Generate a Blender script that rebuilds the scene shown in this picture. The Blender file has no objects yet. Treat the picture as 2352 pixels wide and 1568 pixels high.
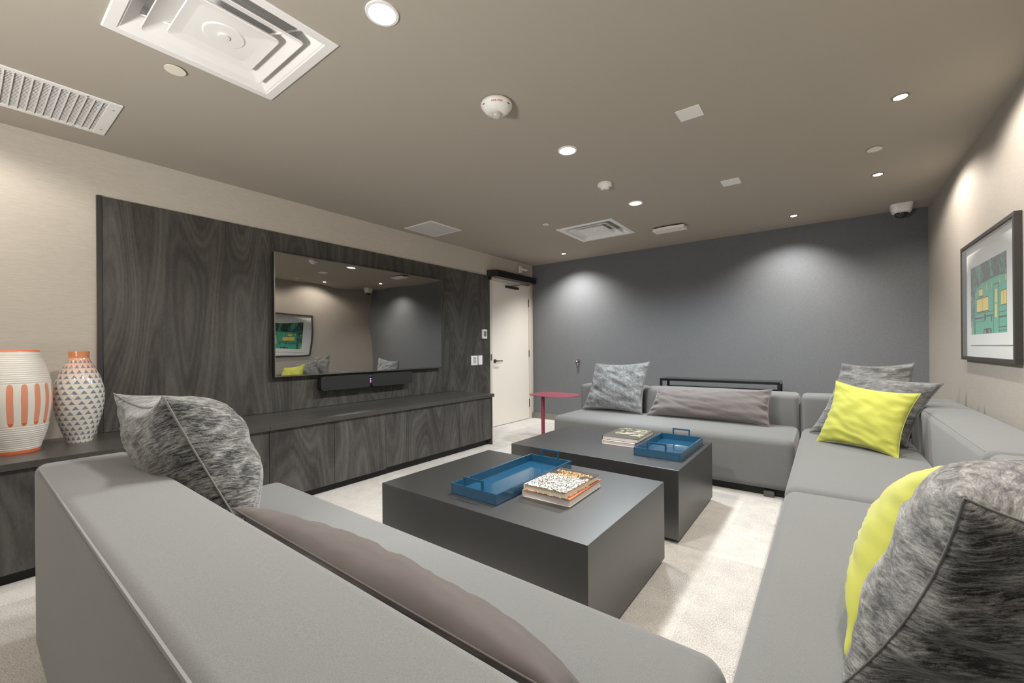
import bpy, bmesh, math, random
from mathutils import Vector, Matrix, noise
random.seed(7)
PI = math.pi
S = bpy.context.scene
COL = S.collection

# ------------------------------------------------------------------ camera
F_PX, W_PX, H_PX = 959.28, 2352.0, 1568.0
yaw, roll = math.radians(37.005), math.radians(-0.4902)
fw = Vector((-math.sin(yaw), math.cos(yaw), 0))
rt = Vector((math.cos(yaw), math.sin(yaw), 0))
up = Vector((0, 0, 1))
r2 = rt * math.cos(roll) + up * math.sin(roll)
u2 = -rt * math.sin(roll) + up * math.cos(roll)
cam = bpy.data.cameras.new('camera')
cam.sensor_fit = 'HORIZONTAL'
cam.sensor_width = 36.0
cam.lens = 36.0 * F_PX / W_PX
cam.shift_y = (799.43 - H_PX / 2) / W_PX
cam.clip_start = 0.03
camo = bpy.data.objects.new('camera', cam)
COL.objects.link(camo)
M = Matrix((r2, u2, -fw)).transposed().to_4x4()
M.translation = Vector((0, 0, 1.15))
camo.matrix_world = M
S.camera = camo

# ------------------------------------------------------------------ world, colour management, lamps, added fill
HC = 2.503            # ceiling height
w = bpy.data.worlds.new('world'); S.world = w
w.use_nodes = True
w.node_tree.nodes['Background'].inputs[0].default_value = (0.9, 0.95, 1, 1)
w.node_tree.nodes['Background'].inputs[1].default_value = 0.75
S.view_settings.view_transform = 'Standard'
S.view_settings.look = 'None'
S.view_settings.gamma = 1.0
S.view_settings.use_curve_mapping = False
S.view_settings.exposure = 1.03

def spot(loc, power, col, size=math.radians(150), blend=0.9, rad=0.05, target=None):
    l = bpy.data.lights.new('lamp_or_fill', 'SPOT')
    l.energy = power; l.color = col; l.spot_size = size; l.spot_blend = blend
    l.shadow_soft_size = rad
    o = bpy.data.objects.new('lamp_or_fill', l); COL.objects.link(o)
    o.location = loc
    if target is not None:
        d = Vector(target) - Vector(loc)
        o.rotation_euler = d.to_track_quat('-Z', 'Y').to_euler()
    return o
WARM = (1.0, 0.935, 0.86)
NEUT = (1.0, 0.98, 0.945)
COOL = (0.86, 0.95, 1.0)
# position, kind, power, aim
DOWN = [((-1.42, 1.035), 92, NEUT), ((-1.41, 2.522), 92, NEUT), ((-1.424, 3.837), 120, COOL),
        ((-1.42, -0.90), 15, NEUT)]
# position, power, colour, aim, cone
WASH = [((0.33, 3.10), 36, WARM, (0.54, 3.12, 1.0), 156), ((0.332, 4.394), 36, WARM, (0.54, 4.40, 1.0), 156),
        ((-0.265, 5.238), 60, NEUT, (-0.38, 5.58, 1.0), 118), ((-3.006, 5.244), 88, NEUT, (-2.98, 5.52, 1.0), 125),
        ((0.33, 1.80), 34, WARM, (0.62, 1.80, 0.9), 156), ((0.33, 0.50), 22, WARM, (0.62, 0.52, 0.9), 156),
        ((-3.30, -0.15), 17, WARM, (-3.45, -0.12, 1.0), 150), ((-3.10, -1.30), 18, WARM, (-3.2, -1.3, 1.0), 150)]
for (x, y), p, c in DOWN:
    spot((x, y, HC - 0.012), p, c, math.radians(156), 0.45, 0.13)
for (x, y), p, c, t, a in WASH:
    spot((x, y, HC - 0.012), p, c, math.radians(a), 0.9 if a < 150 else 0.4, 0.035, t)
# added fill spot behind the camera, no fixture, brightens the ceiling from below
spot((-1.35, -1.25, 1.0), 140, (1, 0.98, 0.95), math.radians(165), 0.6, 0.2, (-1.35, -0.6, 3.0))

# ------------------------------------------------------------------ mesh helpers
def setp(o, label=None, cat=None, group=None, kind=None):
    if label: o['label'] = label
    if cat: o['category'] = cat
    if group: o['group'] = group
    if kind: o['kind'] = kind
    return o

def wpos(o):
    v = Vector(o.location)
    while o.parent:
        o = o.parent; v += Vector(o.location)
    return v

def thing(name, label, cat, loc, group=None, kind=None):
    o = bpy.data.objects.new(name, None); COL.objects.link(o)
    o.empty_display_size = 0.1
    o.location = loc
    return setp(o, label, cat, group, kind)

def finish(name, bm, mats, org, smooth_angle=35, dd=1e-7, recalc=True):
    bmesh.ops.remove_doubles(bm, verts=bm.verts, dist=dd)
    if recalc: bmesh.ops.recalc_face_normals(bm, faces=bm.faces)
    bmesh.ops.translate(bm, verts=bm.verts, vec=-Vector(org))
    bm.normal_update()
    a = math.radians(smooth_angle)
    ar = {f: f.calc_area() for f in bm.faces}
    for f in bm.faces: f.smooth = True
    for e in bm.edges:
        if len(e.link_faces) != 2: continue
        g = e.calc_face_angle(0); p, q = ar[e.link_faces[0]], ar[e.link_faces[1]]
        if g > a or (smooth_angle < 45 and g > 0.09 and max(p, q) > 12 * min(p, q) + 1e-9): e.smooth = False
    for f in bm.faces:
        if not any(e.smooth and len(e.link_faces) == 2 for e in f.edges): f.smooth = False
    me = bpy.data.meshes.new(name); bm.to_mesh(me); bm.free()
    for m in (mats if isinstance(mats, (list, tuple)) else [mats]): me.materials.append(m)
    o = bpy.data.objects.new(name, me); COL.objects.link(o)
    return o

def part(name, bm, mat, parent, label=None, **k):
    o = finish(name, bm, mat, wpos(parent), **k)
    o.parent = parent
    if label: o['label'] = label
    return o

def solo(name, bm, mat, label, cat, org, group=None, kind=None, **k):
    o = finish(name, bm, mat, org, **k)
    o.location = org
    return setp(o, label, cat, group, kind)

def struct(name, bm, mat, org=(0, 0, 0), **k):
    o = finish(name, bm, mat, org, **k); o.location = org; o['kind'] = 'structure'
    return o

def NB(): return bmesh.new()

def box(bm, x0, x1, y0, y1, z0, z1, bev=0.0, seg=2, mi=0):
    vs = [bm.verts.new((x, y, z)) for x in (x0, x1) for y in (y0, y1) for z in (z0, z1)]
    idx = [(0, 1, 3, 2), (4, 6, 7, 5), (0, 4, 5, 1), (2, 3, 7, 6), (0, 2, 6, 4), (1, 5, 7, 3)]
    fs = [bm.faces.new([vs[i] for i in q]) for q in idx]
    for f in fs: f.material_index = mi
    if bev > 0:
        es = list({e for f in fs for e in f.edges})
        bmesh.ops.bevel(bm, geom=es, offset=bev, segments=seg, affect='EDGES', profile=0.5)
    return bm

def rbox(bm, lo, hi, r, nseg=5, div=0.08, disp=None):
    """rounded box from fine grids, optional displacement fn(p)->p"""
    lo, hi = Vector(lo), Vector(hi)
    def axis(a, b):
        L = []
        for i in range(nseg): L.append((a + r) - r * math.tan((1 - i / nseg) * PI / 4))
        n = max(1, int((b - a - 2 * r) / div))
        for i in range(n + 1): L.append(a + r + (b - a - 2 * r) * i / n)
        for i in range(1, nseg + 1): L.append((b - r) + r * math.tan(i / nseg * PI / 4))
        return L
    ax = [axis(lo[i], hi[i]) for i in range(3)]
    def rnd(p):
        q = Vector([min(max(p[i], lo[i] + r), hi[i] - r) for i in range(3)])
        d = p - q
        if d.length < 1e-9: v = p
        else: v = q + d.normalized() * r
        return disp(v) if disp else v
    for k in range(3):
        i, j = (k + 1) % 3, (k + 2) % 3
        for side in (lo[k], hi[k]):
            g = []
            for a in ax[i]:
                row = []
                for b in ax[j]:
                    p = Vector((0, 0, 0)); p[k] = side; p[i] = a; p[j] = b
                    row.append(bm.verts.new(rnd(p)))
                g.append(row)
            for a in range(len(g) - 1):
                for b in range(len(g[0]) - 1):
                    q = [g[a][b], g[a + 1][b], g[a + 1][b + 1], g[a][b + 1]]
                    if side == lo[k]: q.reverse()
                    bm.faces.new(q)
    bmesh.ops.remove_doubles(bm, verts=bm.verts, dist=1e-5)
    return bm

def frame_of(d):
    d = d.normalized()
    a = Vector((0, 0, 1)) if abs(d.z) < 0.9 else Vector((1, 0, 0))
    x = d.cross(a).normalized(); y = d.cross(x).normalized()
    return x, y

def tube(bm, pts, r, seg=8, caps=True, closed=False):
    pts = [Vector(p) for p in pts]; rings = []
    n = len(pts)
    for i, p in enumerate(pts):
        if closed: d = pts[(i + 1) % n] - pts[i - 1]
        else: d = pts[min(i + 1, n - 1)] - pts[max(i - 1, 0)]
        x, y = frame_of(d)
        if rings:
            px = rings[-1][1]
            x = (px - d.normalized() * px.dot(d.normalized())).normalized(); y = d.normalized().cross(x)
        rr = r[i] if isinstance(r, (list, tuple)) else r
        rings.append(([bm.verts.new(p + (x * math.cos(t) + y * math.sin(t)) * rr) for t in [2 * PI * k / seg for k in range(seg)]], x))
    m = n if closed else n - 1
    for i in range(m):
        A, B = rings[i][0], rings[(i + 1) % n][0]
        for k in range(seg):
            bm.faces.new([A[k], A[(k + 1) % seg], B[(k + 1) % seg], B[k]])
    if caps and not closed:
        bm.faces.new(list(reversed(rings[0][0]))); bm.faces.new(rings[-1][0])
    return bm

def lathe(bm, prof, c, seg=48, mi=0, ax='z'):
    """prof: list of (r, h)"""
    rings = []
    for r, h in prof:
        ring = []
        for k in range(seg):
            t = 2 * PI * k / seg
            a, b = r * math.cos(t), r * math.sin(t)
            if ax == 'z': p = (c[0] + a, c[1] + b, c[2] + h)
            elif ax == 'x': p = (c[0] + h, c[1] + a, c[2] + b)
            else: p = (c[0] + a, c[1] + h, c[2] + b)
            ring.append(bm.verts.new(p))
        rings.append(ring)
    for i in range(len(rings) - 1):
        A, B = rings[i], rings[i + 1]
        for k in range(seg):
            try:
                f = bm.faces.new([A[k], A[(k + 1) % seg], B[(k + 1) % seg], B[k]]); f.material_index = mi
            except ValueError: pass
    for rg in (rings[0], rings[-1]):
        try: f = bm.faces.new(rg); f.material_index = mi
        except ValueError: pass
    return bm

def prism(bm, pts, d, mi=0):
    """extrude planar polygon pts by vector d"""
    A = [bm.verts.new(p) for p in pts]; B = [bm.verts.new(Vector(p) + Vector(d)) for p in pts]
    n = len(pts)
    fs = [bm.faces.new(list(reversed(A))), bm.faces.new(B)]
    for i in range(n): fs.append(bm.faces.new([A[i], A[(i + 1) % n], B[(i + 1) % n], B[i]]))
    for f in fs: f.material_index = mi
    return bm

def text_bm(bm, s, size, org, xd, yd, depth=0.001, align='CENTER', shear=0.0, bold=0.0):
    c = bpy.data.curves.new('t', 'FONT'); c.body = s; c.size = size; c.align_x = align; c.align_y = 'CENTER'
    c.extrude = depth; c.shear = shear; c.offset = bold; c.resolution_u = 3
    o = bpy.data.objects.new('t', c); COL.objects.link(o)
    bpy.context.view_layer.update()
    dg = bpy.context.evaluated_depsgraph_get()
    me = bpy.data.meshes.new_from_object(o.evaluated_get(dg))
    xd, yd = Vector(xd).normalized(), Vector(yd).normalized(); zd = xd.cross(yd)
    m = Matrix((xd, yd, zd)).transposed().to_4x4(); m.translation = Vector(org)
    me.transform(m); bm.from_mesh(me)
    bpy.data.objects.remove(o); bpy.data.curves.remove(c); bpy.data.meshes.remove(me)
    return bm

# ------------------------------------------------------------------ material helpers
class NT:
    def __init__(s, name, rough=0.5, metal=0.0, spec=0.5, coat=0.0, sheen=0.0, ior=None, emit=None, estr=0.0, col=None):
        s.m = bpy.data.materials.new(name); s.m.use_nodes = True
        s.t = s.m.node_tree; s.b = s.t.nodes['Principled BSDF']
        s.set('Roughness', rough); s.set('Metallic', metal); s.set('Specular IOR Level', spec)
        if coat: s.set('Coat Weight', coat); s.set('Coat Roughness', 0.04)
        if sheen: s.set('Sheen Weight', sheen); s.set('Sheen Roughness', 0.5)
        if ior: s.set('IOR', ior)
        if emit: s.set('Emission Color', (*emit, 1)); s.set('Emission Strength', estr)
        if col: s.set('Base Color', (*col, 1))
    def set(s, k, v): s.b.inputs[k].default_value = v
    def n(s, ty, **k):
        nd = s.t.nodes.new(ty)
        for a, b in k.items(): setattr(nd, a, b)
        return nd
    def L(s, a, b): s.t.links.new(a, b)
    def inp(s, sock, v):
        if isinstance(v, bpy.types.NodeSocket): s.L(v, sock)
        else: sock.default_value = v
    def math(s, op, a, b=None, c=None):
        nd = s.n('ShaderNodeMath', operation=op)
        s.inp(nd.inputs[0], a)
        if b is not None: s.inp(nd.inputs[1], b)
        if c is not None: s.inp(nd.inputs[2], c)
        return nd.outputs[0]
    def coord(s, which='Object'): return s.n('ShaderNodeTexCoord').outputs[which]
    def mapping(s, v, scale=(1, 1, 1), rot=(0, 0, 0), loc=(0, 0, 0)):
        nd = s.n('ShaderNodeMapping'); s.L(v, nd.inputs[0])
        nd.inputs['Scale'].default_value = scale; nd.inputs['Rotation'].default_value = rot; nd.inputs['Location'].default_value = loc
        return nd.outputs[0]
    def noise(s, v, scale=5, detail=3, rough=0.5, dist=0.0):
        nd = s.n('ShaderNodeTexNoise'); s.L(v, nd.inputs['Vector'])
        nd.inputs['Scale'].default_value = scale; nd.inputs['Detail'].default_value = detail
        nd.inputs['Roughness'].default_value = rough; nd.inputs['Distortion'].default_value = dist
        return nd.outputs['Fac']
    def ramp(s, f, stops):
        nd = s.n('ShaderNodeValToRGB'); s.L(f, nd.inputs[0])
        el = nd.color_ramp.elements
        while len(el) < len(stops): el.new(0.5)
        for e, (p, c) in zip(el, stops): e.position = p; e.color = (*c, 1)
        return nd.outputs[0]
    def mix(s, f, a, b, mode='MIX'):
        nd = s.n('ShaderNodeMix', data_type='RGBA', blend_type=mode)
        s.inp(nd.inputs[0], f)
        s.inp(nd.inputs[6], a if isinstance(a, bpy.types.NodeSocket) else (*a, 1))
        s.inp(nd.inputs[7], b if isinstance(b, bpy.types.NodeSocket) else (*b, 1))
        return nd.outputs[2]
    def color(s, v): s.inp(s.b.inputs['Base Color'], v)
    def bump(s, h, strength=0.2, dist=0.002):
        nd = s.n('ShaderNodeBump'); nd.inputs['Strength'].default_value = strength; nd.inputs['Distance'].default_value = dist
        s.L(h, nd.inputs['Height']); s.L(nd.outputs[0], s.b.inputs['Normal'])
    def sep(s, v):
        nd = s.n('ShaderNodeSeparateXYZ'); s.L(v, nd.inputs[0]); return nd.outputs

def plain(name, col, rough=0.5, **k): return NT(name, rough=rough, col=col, **k).m

def mul(c, f): return tuple(x * f for x in c)

def speckled(name, col, amp=0.15, scale=400, bump=0.15, bd=0.001, rough=0.9, sheen=0.0, stretch=(1, 1, 1), big=0.05):
    t = NT(name, rough=rough, spec=0.2, sheen=sheen)
    c = t.coord()
    a = t.noise(t.mapping(c, stretch), scale, 2, 0.6)
    b = t.noise(c, 3, 3)
    f = t.math('ADD', t.math('MULTIPLY', t.math('SUBTRACT', a, 0.5), amp * 4), t.math('MULTIPLY', t.math('SUBTRACT', b, 0.5), big * 4))
    f = t.math('ADD', f, 0.5)
    t.color(t.ramp(f, [(0, mul(col, 0.62)), (0.5, col), (1, mul(col, 1.35))]))
    t.bump(a, bump, bd)
    return t.m

M_sofa = speckled('sofa_fabric', (0.172, 0.175, 0.174), 0.22, 420, 0.25, 0.0012, 0.92, 0.25, big=0.03)
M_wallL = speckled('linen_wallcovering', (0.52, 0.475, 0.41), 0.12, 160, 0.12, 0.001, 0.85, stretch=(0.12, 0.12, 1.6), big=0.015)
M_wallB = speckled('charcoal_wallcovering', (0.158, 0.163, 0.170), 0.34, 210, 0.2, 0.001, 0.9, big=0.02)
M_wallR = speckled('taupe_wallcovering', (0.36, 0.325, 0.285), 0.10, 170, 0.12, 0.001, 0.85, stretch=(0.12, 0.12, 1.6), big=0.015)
M_ceil = speckled('taupe_ceiling_paint', (0.40, 0.360, 0.303), 0.04, 300, 0.05, 0.0005, 0.85, big=0.01)

def carpet():
    t = NT('carpet', rough=0.95, spec=0.1, sheen=0.1)
    c = t.coord()
    fine = t.noise(c, 170, 3, 0.75)
    mid = t.noise(t.mapping(c, (1, 1, 1)), 9, 4, 0.7)
    x, y, z = t.sep(c)
    fx = t.math('FLOOR', t.math('DIVIDE', x, 0.5)); fy = t.math('FLOOR', t.math('DIVIDE', y, 0.5))
    comb = t.n('ShaderNodeCombineXYZ'); t.L(fx, comb.inputs[0]); t.L(fy, comb.inputs[1])
    wn = t.n('ShaderNodeTexWhiteNoise'); t.L(comb.outputs[0], wn.inputs['Vector'])
    f = t.math('ADD', t.math('MULTIPLY', t.math('SUBTRACT', fine, 0.5), 1.5), 0.5)
    f = t.math('ADD', f, t.math('MULTIPLY', t.math('SUBTRACT', mid, 0.5), 0.45))
    f = t.math('ADD', f, t.math('MULTIPLY', t.math('SUBTRACT', wn.outputs['Value'], 0.5), 0.22))
    t.color(t.ramp(f, [(0.0, (0.22, 0.20, 0.185)), (0.5, (0.62, 0.59, 0.55)), (1.0, (0.84, 0.81, 0.77))]))
    t.bump(fine, 0.6, 0.004)
    return t.m
M_carpet = carpet()

def wood(name, dark, light, horiz='y', rough=0.42, seed=0.0, contrast=1.0):
    t = NT(name, rough=rough, spec=0.4)
    c = t.n('ShaderNodeNewGeometry').outputs['Position']
    sc = {'y': (0.0, 1.0, 0.17), 'x': (1.0, 0.0, 0.17), 'top': (1.0, 0.13, 0.0)}[horiz]
    m1 = t.mapping(c, tuple(s * 2.6 for s in sc), loc=(seed, seed, seed))
    n1 = t.noise(m1, 1.0, 1.2, 0.4, 0.35)
    fine = t.math('ABSOLUTE', t.math('SUBTRACT', t.math('FRACT', t.math('MULTIPLY', n1, 30.0)), 0.5))
    wide = t.math('ABSOLUTE', t.math('SUBTRACT', t.math('FRACT', t.math('MULTIPLY', n1, 7.0)), 0.5))
    tri = t.math('ADD', t.math('MULTIPLY', fine, 0.45), t.math('MULTIPLY', wide, 0.55))
    n2 = t.noise(t.mapping(c, tuple(s * 60 for s in sc)), 1.0, 4, 0.65, 0.2)
    n3 = t.noise(t.mapping(c, tuple(s * 260 for s in sc)), 1.0, 2, 0.6)
    n4 = t.noise(t.mapping(c, tuple(s * 5 for s in sc)), 1.0, 2, 0.5)
    f = t.math('ADD', t.math('MULTIPLY', tri, 0.85 * contrast), t.math('MULTIPLY', n2, 0.50 * contrast))
    f = t.math('ADD', f, t.math('MULTIPLY', n3, 0.35))
    f = t.math('ADD', f, t.math('MULTIPLY', n4, 0.55))
    f = t.math('SUBTRACT', f, 0.42 + 0.25 * contrast)
    t.color(t.ramp(f, [(0.05, dark), (0.55, tuple((a + b) / 2 for a, b in zip(dark, light))), (1.0, light)]))
    t.bump(n3, 0.08, 0.001)
    return t.m
M_wood = wood('charcoal_wood_laminate', (0.038, 0.035, 0.032), (0.165, 0.155, 0.138), contrast=1.0)
M_woodd = wood('charcoal_wood_door', (0.034, 0.032, 0.030), (0.165, 0.158, 0.148), seed=3.3, contrast=1.0)
M_top = wood('smoked_wood_worktop', (0.06, 0.057, 0.052), (0.12, 0.115, 0.106), horiz='top', rough=0.28, contrast=0.3)
M_woodedge = plain('dark_laminate_edge', (0.035, 0.031, 0.028), 0.4)
M_plinth = plain('black_plinth', (0.008, 0.008, 0.008), 0.6)
M_table = speckled('charcoal_table_lacquer', (0.017, 0.0168, 0.0168), 0.03, 300, 0.02, 0.0003, 0.40, big=0.02)
bpy.data.materials['charcoal_table_lacquer'].node_tree.nodes['Principled BSDF'].inputs['Specular IOR Level'].default_value = 0.5
bpy.data.materials['charcoal_table_lacquer'].node_tree.nodes['Principled BSDF'].inputs['IOR'].default_value = 2.3
M_white = plain('white_painted_metal', (0.82, 0.80, 0.78), 0.45)
M_whiteplastic = plain('white_plastic', (0.82, 0.80, 0.76), 0.4)
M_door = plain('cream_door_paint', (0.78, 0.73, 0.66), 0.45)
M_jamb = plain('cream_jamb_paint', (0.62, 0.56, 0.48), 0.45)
M_black = plain('black_metal', (0.012, 0.012, 0.012), 0.35)
M_blackgl = plain('black_gloss_metal', (0.012, 0.012, 0.012), 0.12)
M_steel = plain('brushed_steel', (0.45, 0.42, 0.38), 0.32, metal=1.0)
M_bronze = plain('dark_bronze', (0.16, 0.12, 0.09), 0.35, metal=1.0)
M_dark = plain('dark_void', (0.01, 0.01, 0.01), 0.8)
M_base = plain('grey_baseboard', (0.20, 0.19, 0.17), 0.6)
M_blue = plain('blue_lacquer', (0.016, 0.085, 0.165), 0.12, coat=0.6, spec=0.6)
M_red = plain('berry_red_metal', (0.30, 0.055, 0.085), 0.35, spec=0.5)
M_frame = speckled('dark_bronze_wood_frame', (0.052, 0.047, 0.043), 0.1, 200, 0.05, 0.0005, 0.5)
M_mat = plain('white_mat_board', (0.78, 0.76, 0.73), 0.8)
M_green = plain('print_green', (0.075, 0.40, 0.27), 0.7)
M_yel = plain('print_yellow', (0.85, 0.62, 0.13), 0.7)
M_pgrey = plain('print_grey', (0.2, 0.24, 0.2), 0.7)
M_ink = plain('print_ink', (0.02, 0.022, 0.02), 0.7)
M_tvframe = plain('tv_bezel', (0.02, 0.02, 0.02), 0.25)
M_bezel = plain('silver_bezel', (0.32, 0.30, 0.28), 0.25, metal=1.0)

def glass_mat():
    t = NT('thin_glass', rough=0.02)
    tr = t.n('ShaderNodeBsdfTransparent'); gl = t.n('ShaderNodeBsdfGlossy'); gl.inputs['Roughness'].default_value = 0.75
    fr = t.n('ShaderNodeFresnel'); fr.inputs[0].default_value = 1.15
    mx = t.n('ShaderNodeMixShader'); t.L(fr.outputs[0], mx.inputs[0]); t.L(tr.outputs[0], mx.inputs[1]); t.L(gl.outputs[0], mx.inputs[2])
    t.L(mx.outputs[0], t.t.nodes['Material Output'].inputs['Surface'])
    return t.m
M_glass = glass_mat()

def tv_mat():
    t = NT('tv_glass', rough=0.015, metal=1.0, col=(0.43, 0.42, 0.40))
    c = t.coord()
    n = t.noise(t.mapping(c, (0, 0.9, 1.4)), 1.6, 1, 0.4)
    t.bump(n, 0.35, 0.012)
    return t.m
M_tv = tv_mat()

def emis(name, col, s):
    return NT(name, rough=0.5, col=(0.8, 0.8, 0.8), emit=col, estr=s).m
M_em_dn = emis('lamp_lens', (1, 0.96, 0.9), 22)
M_em_cool = emis('cool_lamp_lens', (0.92, 0.97, 1), 5)
M_em_sp = emis('spot_lens', (1, 0.93, 0.84), 22)
M_led = emis('purple_led', (0.6, 0.1, 0.9), 3)

def velvet(name, dk, lt, dens=0.0, sheen=0.4, rot=(0, 0.45, 0), ln=26.0, cr=190.0, c2=0.5, con=1.0):
    t = NT(name, rough=0.8, spec=0.15, sheen=sheen)
    c = t.mapping(t.coord(), (1, 1, 1), rot)
    a = t.noise(t.mapping(c, (ln, ln, cr)), 1.0, 4, 0.8, 0.5)
    b = t.noise(t.mapping(c, (9, 9, 22)), 1.0, 4, 0.7, 0.6)
    d = t.noise(c, 420, 2, 0.6)
    f = t.math('ADD', t.math('MULTIPLY', t.math('SUBTRACT', a, 0.5), 2.6 * con), t.math('MULTIPLY', t.math('SUBTRACT', b, 0.5), 1.9 * con))
    f = t.math('ADD', f, t.math('MULTIPLY', t.math('SUBTRACT', d, 0.5), 0.6))
    f = t.math('ADD', f, 0.5 + dens)
    t.color(t.ramp(f, [(0.05, dk), (c2, tuple((x + y) * 0.42 for x, y in zip(dk, lt))), (0.95, lt)]))
    t.bump(a, 0.6, 0.002)
    return t.m
M_vel = velvet('grey_chenille', (0.010, 0.010, 0.010), (0.36, 0.355, 0.34), dens=-0.12)
M_vel2 = velvet('light_grey_chenille', (0.06, 0.064, 0.066), (0.34, 0.355, 0.365), dens=0.05, rot=(0, -0.5, 0), ln=45, cr=160, con=0.8)
M_vel3 = velvet('warm_grey_chenille', (0.045, 0.045, 0.043), (0.32, 0.318, 0.31), rot=(0, 0.1, 0), con=0.7)

def cloth(name, col, amp=0.06, sheen=0.4, scale=30):
    t = NT(name, rough=0.7, spec=0.2, sheen=sheen)
    uv = t.coord('UV')
    b = t.noise(t.mapping(uv, (3, 5, 1)), 1, 4, 0.6)
    t.color(t.ramp(t.math('ADD', t.math('MULTIPLY', t.math('SUBTRACT', b, 0.5), amp * 8), 0.5), [(0, mul(col, 0.8)), (0.5, col), (1, mul(col, 1.15))]))
    t.bump(t.noise(uv, 180, 2), 0.15, 0.001)
    return t.m
M_lime = cloth('lime_velvet', (0.455, 0.465, 0.080), 0.04, 0.3)
M_taupe = cloth('taupe_backing', (0.36, 0.31, 0.26), 0.04)
M_lumb = cloth('mauve_grey_velvet', (0.150, 0.132, 0.130), 0.02, 0.5)
M_lumb2 = cloth('mauve_brown_velvet', (0.095, 0.080, 0.075), 0.025, 0.2)
M_pipeg = plain('grey_piping', (0.16, 0.16, 0.155), 0.8)
M_pipes = plain('sofa_piping', (0.22, 0.223, 0.22), 0.9)

# ------------------------------------------------------------------ room shell
XL, XR, YB, YF = -3.878, 0.80, 5.72, -2.2
T = 0.12
b = NB(); box(b, XL - T, XR + T, YF - T, YB + T, -0.1, 0.0); struct('floor', b, M_carpet)
HOLES = [(-2.384 + .045, -1.719 - .045, 0.357 + .045, 1.029 - .045), (-2.470 + .045, -1.792 - .045, 4.130 + .045, 4.807 - .045)]
b = NB()
ys = sorted({YF - T, YB + T} | {h[2] for h in HOLES} | {h[3] for h in HOLES})
for ya, yb in zip(ys, ys[1:]):
    hs = [h for h in HOLES if h[2] <= ya + 1e-6 and h[3] >= yb - 1e-6]
    if not hs: box(b, XL - T, XR + T, ya, yb, HC, HC + 0.1)
    else: box(b, XL - T, hs[0][0], ya, yb, HC, HC + 0.1); box(b, hs[0][1], XR + T, ya, yb, HC, HC + 0.1)
struct('ceiling', b, M_ceil)
DY0, DY1, DZ = 4.645, 5.615, 2.155        # door opening
b = NB()
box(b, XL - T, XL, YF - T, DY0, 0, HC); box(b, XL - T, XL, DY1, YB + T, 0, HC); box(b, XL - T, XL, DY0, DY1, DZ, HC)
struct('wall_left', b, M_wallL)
b = NB(); box(b, XL, XR + T, YB, YB + T, 0, HC); struct('wall_back', b, M_wallB)
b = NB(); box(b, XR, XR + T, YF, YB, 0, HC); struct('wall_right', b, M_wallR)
b = NB(); box(b, XL, XR + T, YF - T, YF, 0, HC); struct('wall_front', b, M_wallB)
b = NB(); box(b, XL, XR, YB - 0.014, YB, 0, 0.095, 0.003); struct('baseboard_back', b, M_base)
b = NB(); box(b, XR - 0.014, XR, YF, YB - 0.014, 0, 0.095, 0.003); struct('baseboard_right', b, M_base)
b = NB(); box(b, XL, XL + 0.014, 5.665, YB - 0.014, 0, 0.095, 0.003); struct('baseboard_left', b, M_base)

# door frame (three boards) and door
b = NB()
box(b, XL - 0.11, XL + 0.015, DY0 - 0.04, DY0 + 0.012, 0, DZ + 0.03, 0.002)
box(b, XL - 0.11, XL + 0.015, DY1 - 0.012, DY1 + 0.035, 0, DZ + 0.03, 0.002)
box(b, XL - 0.11, XL + 0.015, DY0 + 0.012, DY1 - 0.012, DZ - 0.012, DZ + 0.03, 0.002)
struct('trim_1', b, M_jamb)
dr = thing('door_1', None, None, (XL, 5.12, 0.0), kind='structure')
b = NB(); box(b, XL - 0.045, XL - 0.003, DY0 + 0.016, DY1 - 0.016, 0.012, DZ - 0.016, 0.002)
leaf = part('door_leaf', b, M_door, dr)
b = NB()
lathe(b, [(0.0, 0.0), (0.027, 0.0), (0.027, 0.012), (0.012, 0.014), (0.011, 0.05), (0, 0.05)], (XL - 0.003, 4.725, 0.965), 24, ax='x')
tube(b, [(XL + 0.047, 4.725, 0.965), (XL + 0.05, 4.76, 0.966), (XL + 0.05, 4.845, 0.964)], 0.0085, 10)
part('handle', b, M_bronze, leaf, 'dark bronze lever handle')
for z0, z1 in ((1.817, 1.937), (1.009, 1.115), (0.19, 0.324)):
    b = NB(); tube(b, [(XL + 0.004, DY1 - 0.012, z0), (XL + 0.004, DY1 - 0.012, z1)], 0.009, 10)
    part('hinge', b, M_bronze, dr)
b = NB(); box(b, XL - 0.003, XL + 0.0, 4.647, 4.66, 0.975, 1.065); box(b, XL + 0.0151, XL + 0.0165, 4.612, 4.645, 0.975, 1.065)
part('strike_plate', b, M_steel, dr)
b = NB(); box(b, XL + 0.002, XL + 0.03, 4.985, 5.30, 2.062, 2.098, 0.003)
part('slide_channel', b, M_black, leaf, 'black slide channel of the door closer')
b = NB(); tube(b, [(XL + 0.02, 5.12, 2.098), (XL + 0.09, 5.30, 2.135), (XL + 0.09, 5.50, 2.15)], 0.009, 8)
tube(b, [(XL + 0.09, 5.50, 2.15), (XL + 0.09, 5.50, 2.175)], 0.014, 8)
part('closer_arm', b, M_bezel, dr)

# door operator box over the door
op = thing('door_operator', 'long black door opener box mounted over the cream door', 'door opener', (XL, 5.11, 2.17))
b = NB()
prism(b, [(XL + 0.001, 4.56, 2.178), (XL + 0.09, 4.60, 2.178), (XL + 0.138, 4.655, 2.178), (XL + 0.138, 5.62, 2.178), (XL + 0.001, 5.62, 2.178)], (0, 0, 0.095))
part('housing', b, M_blackgl, op)
b = NB(); box(b, XL + 0.0005, XL + 0.05, 4.575, 4.61, 2.135, 2.178, 0.002); part('cable_gland', b, M_black, op)
b = NB(); box(b, XL + 0.138, XL + 0.140, 5.575, 5.608, 2.248, 2.256); part('badge', b, M_bezel, op)

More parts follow.
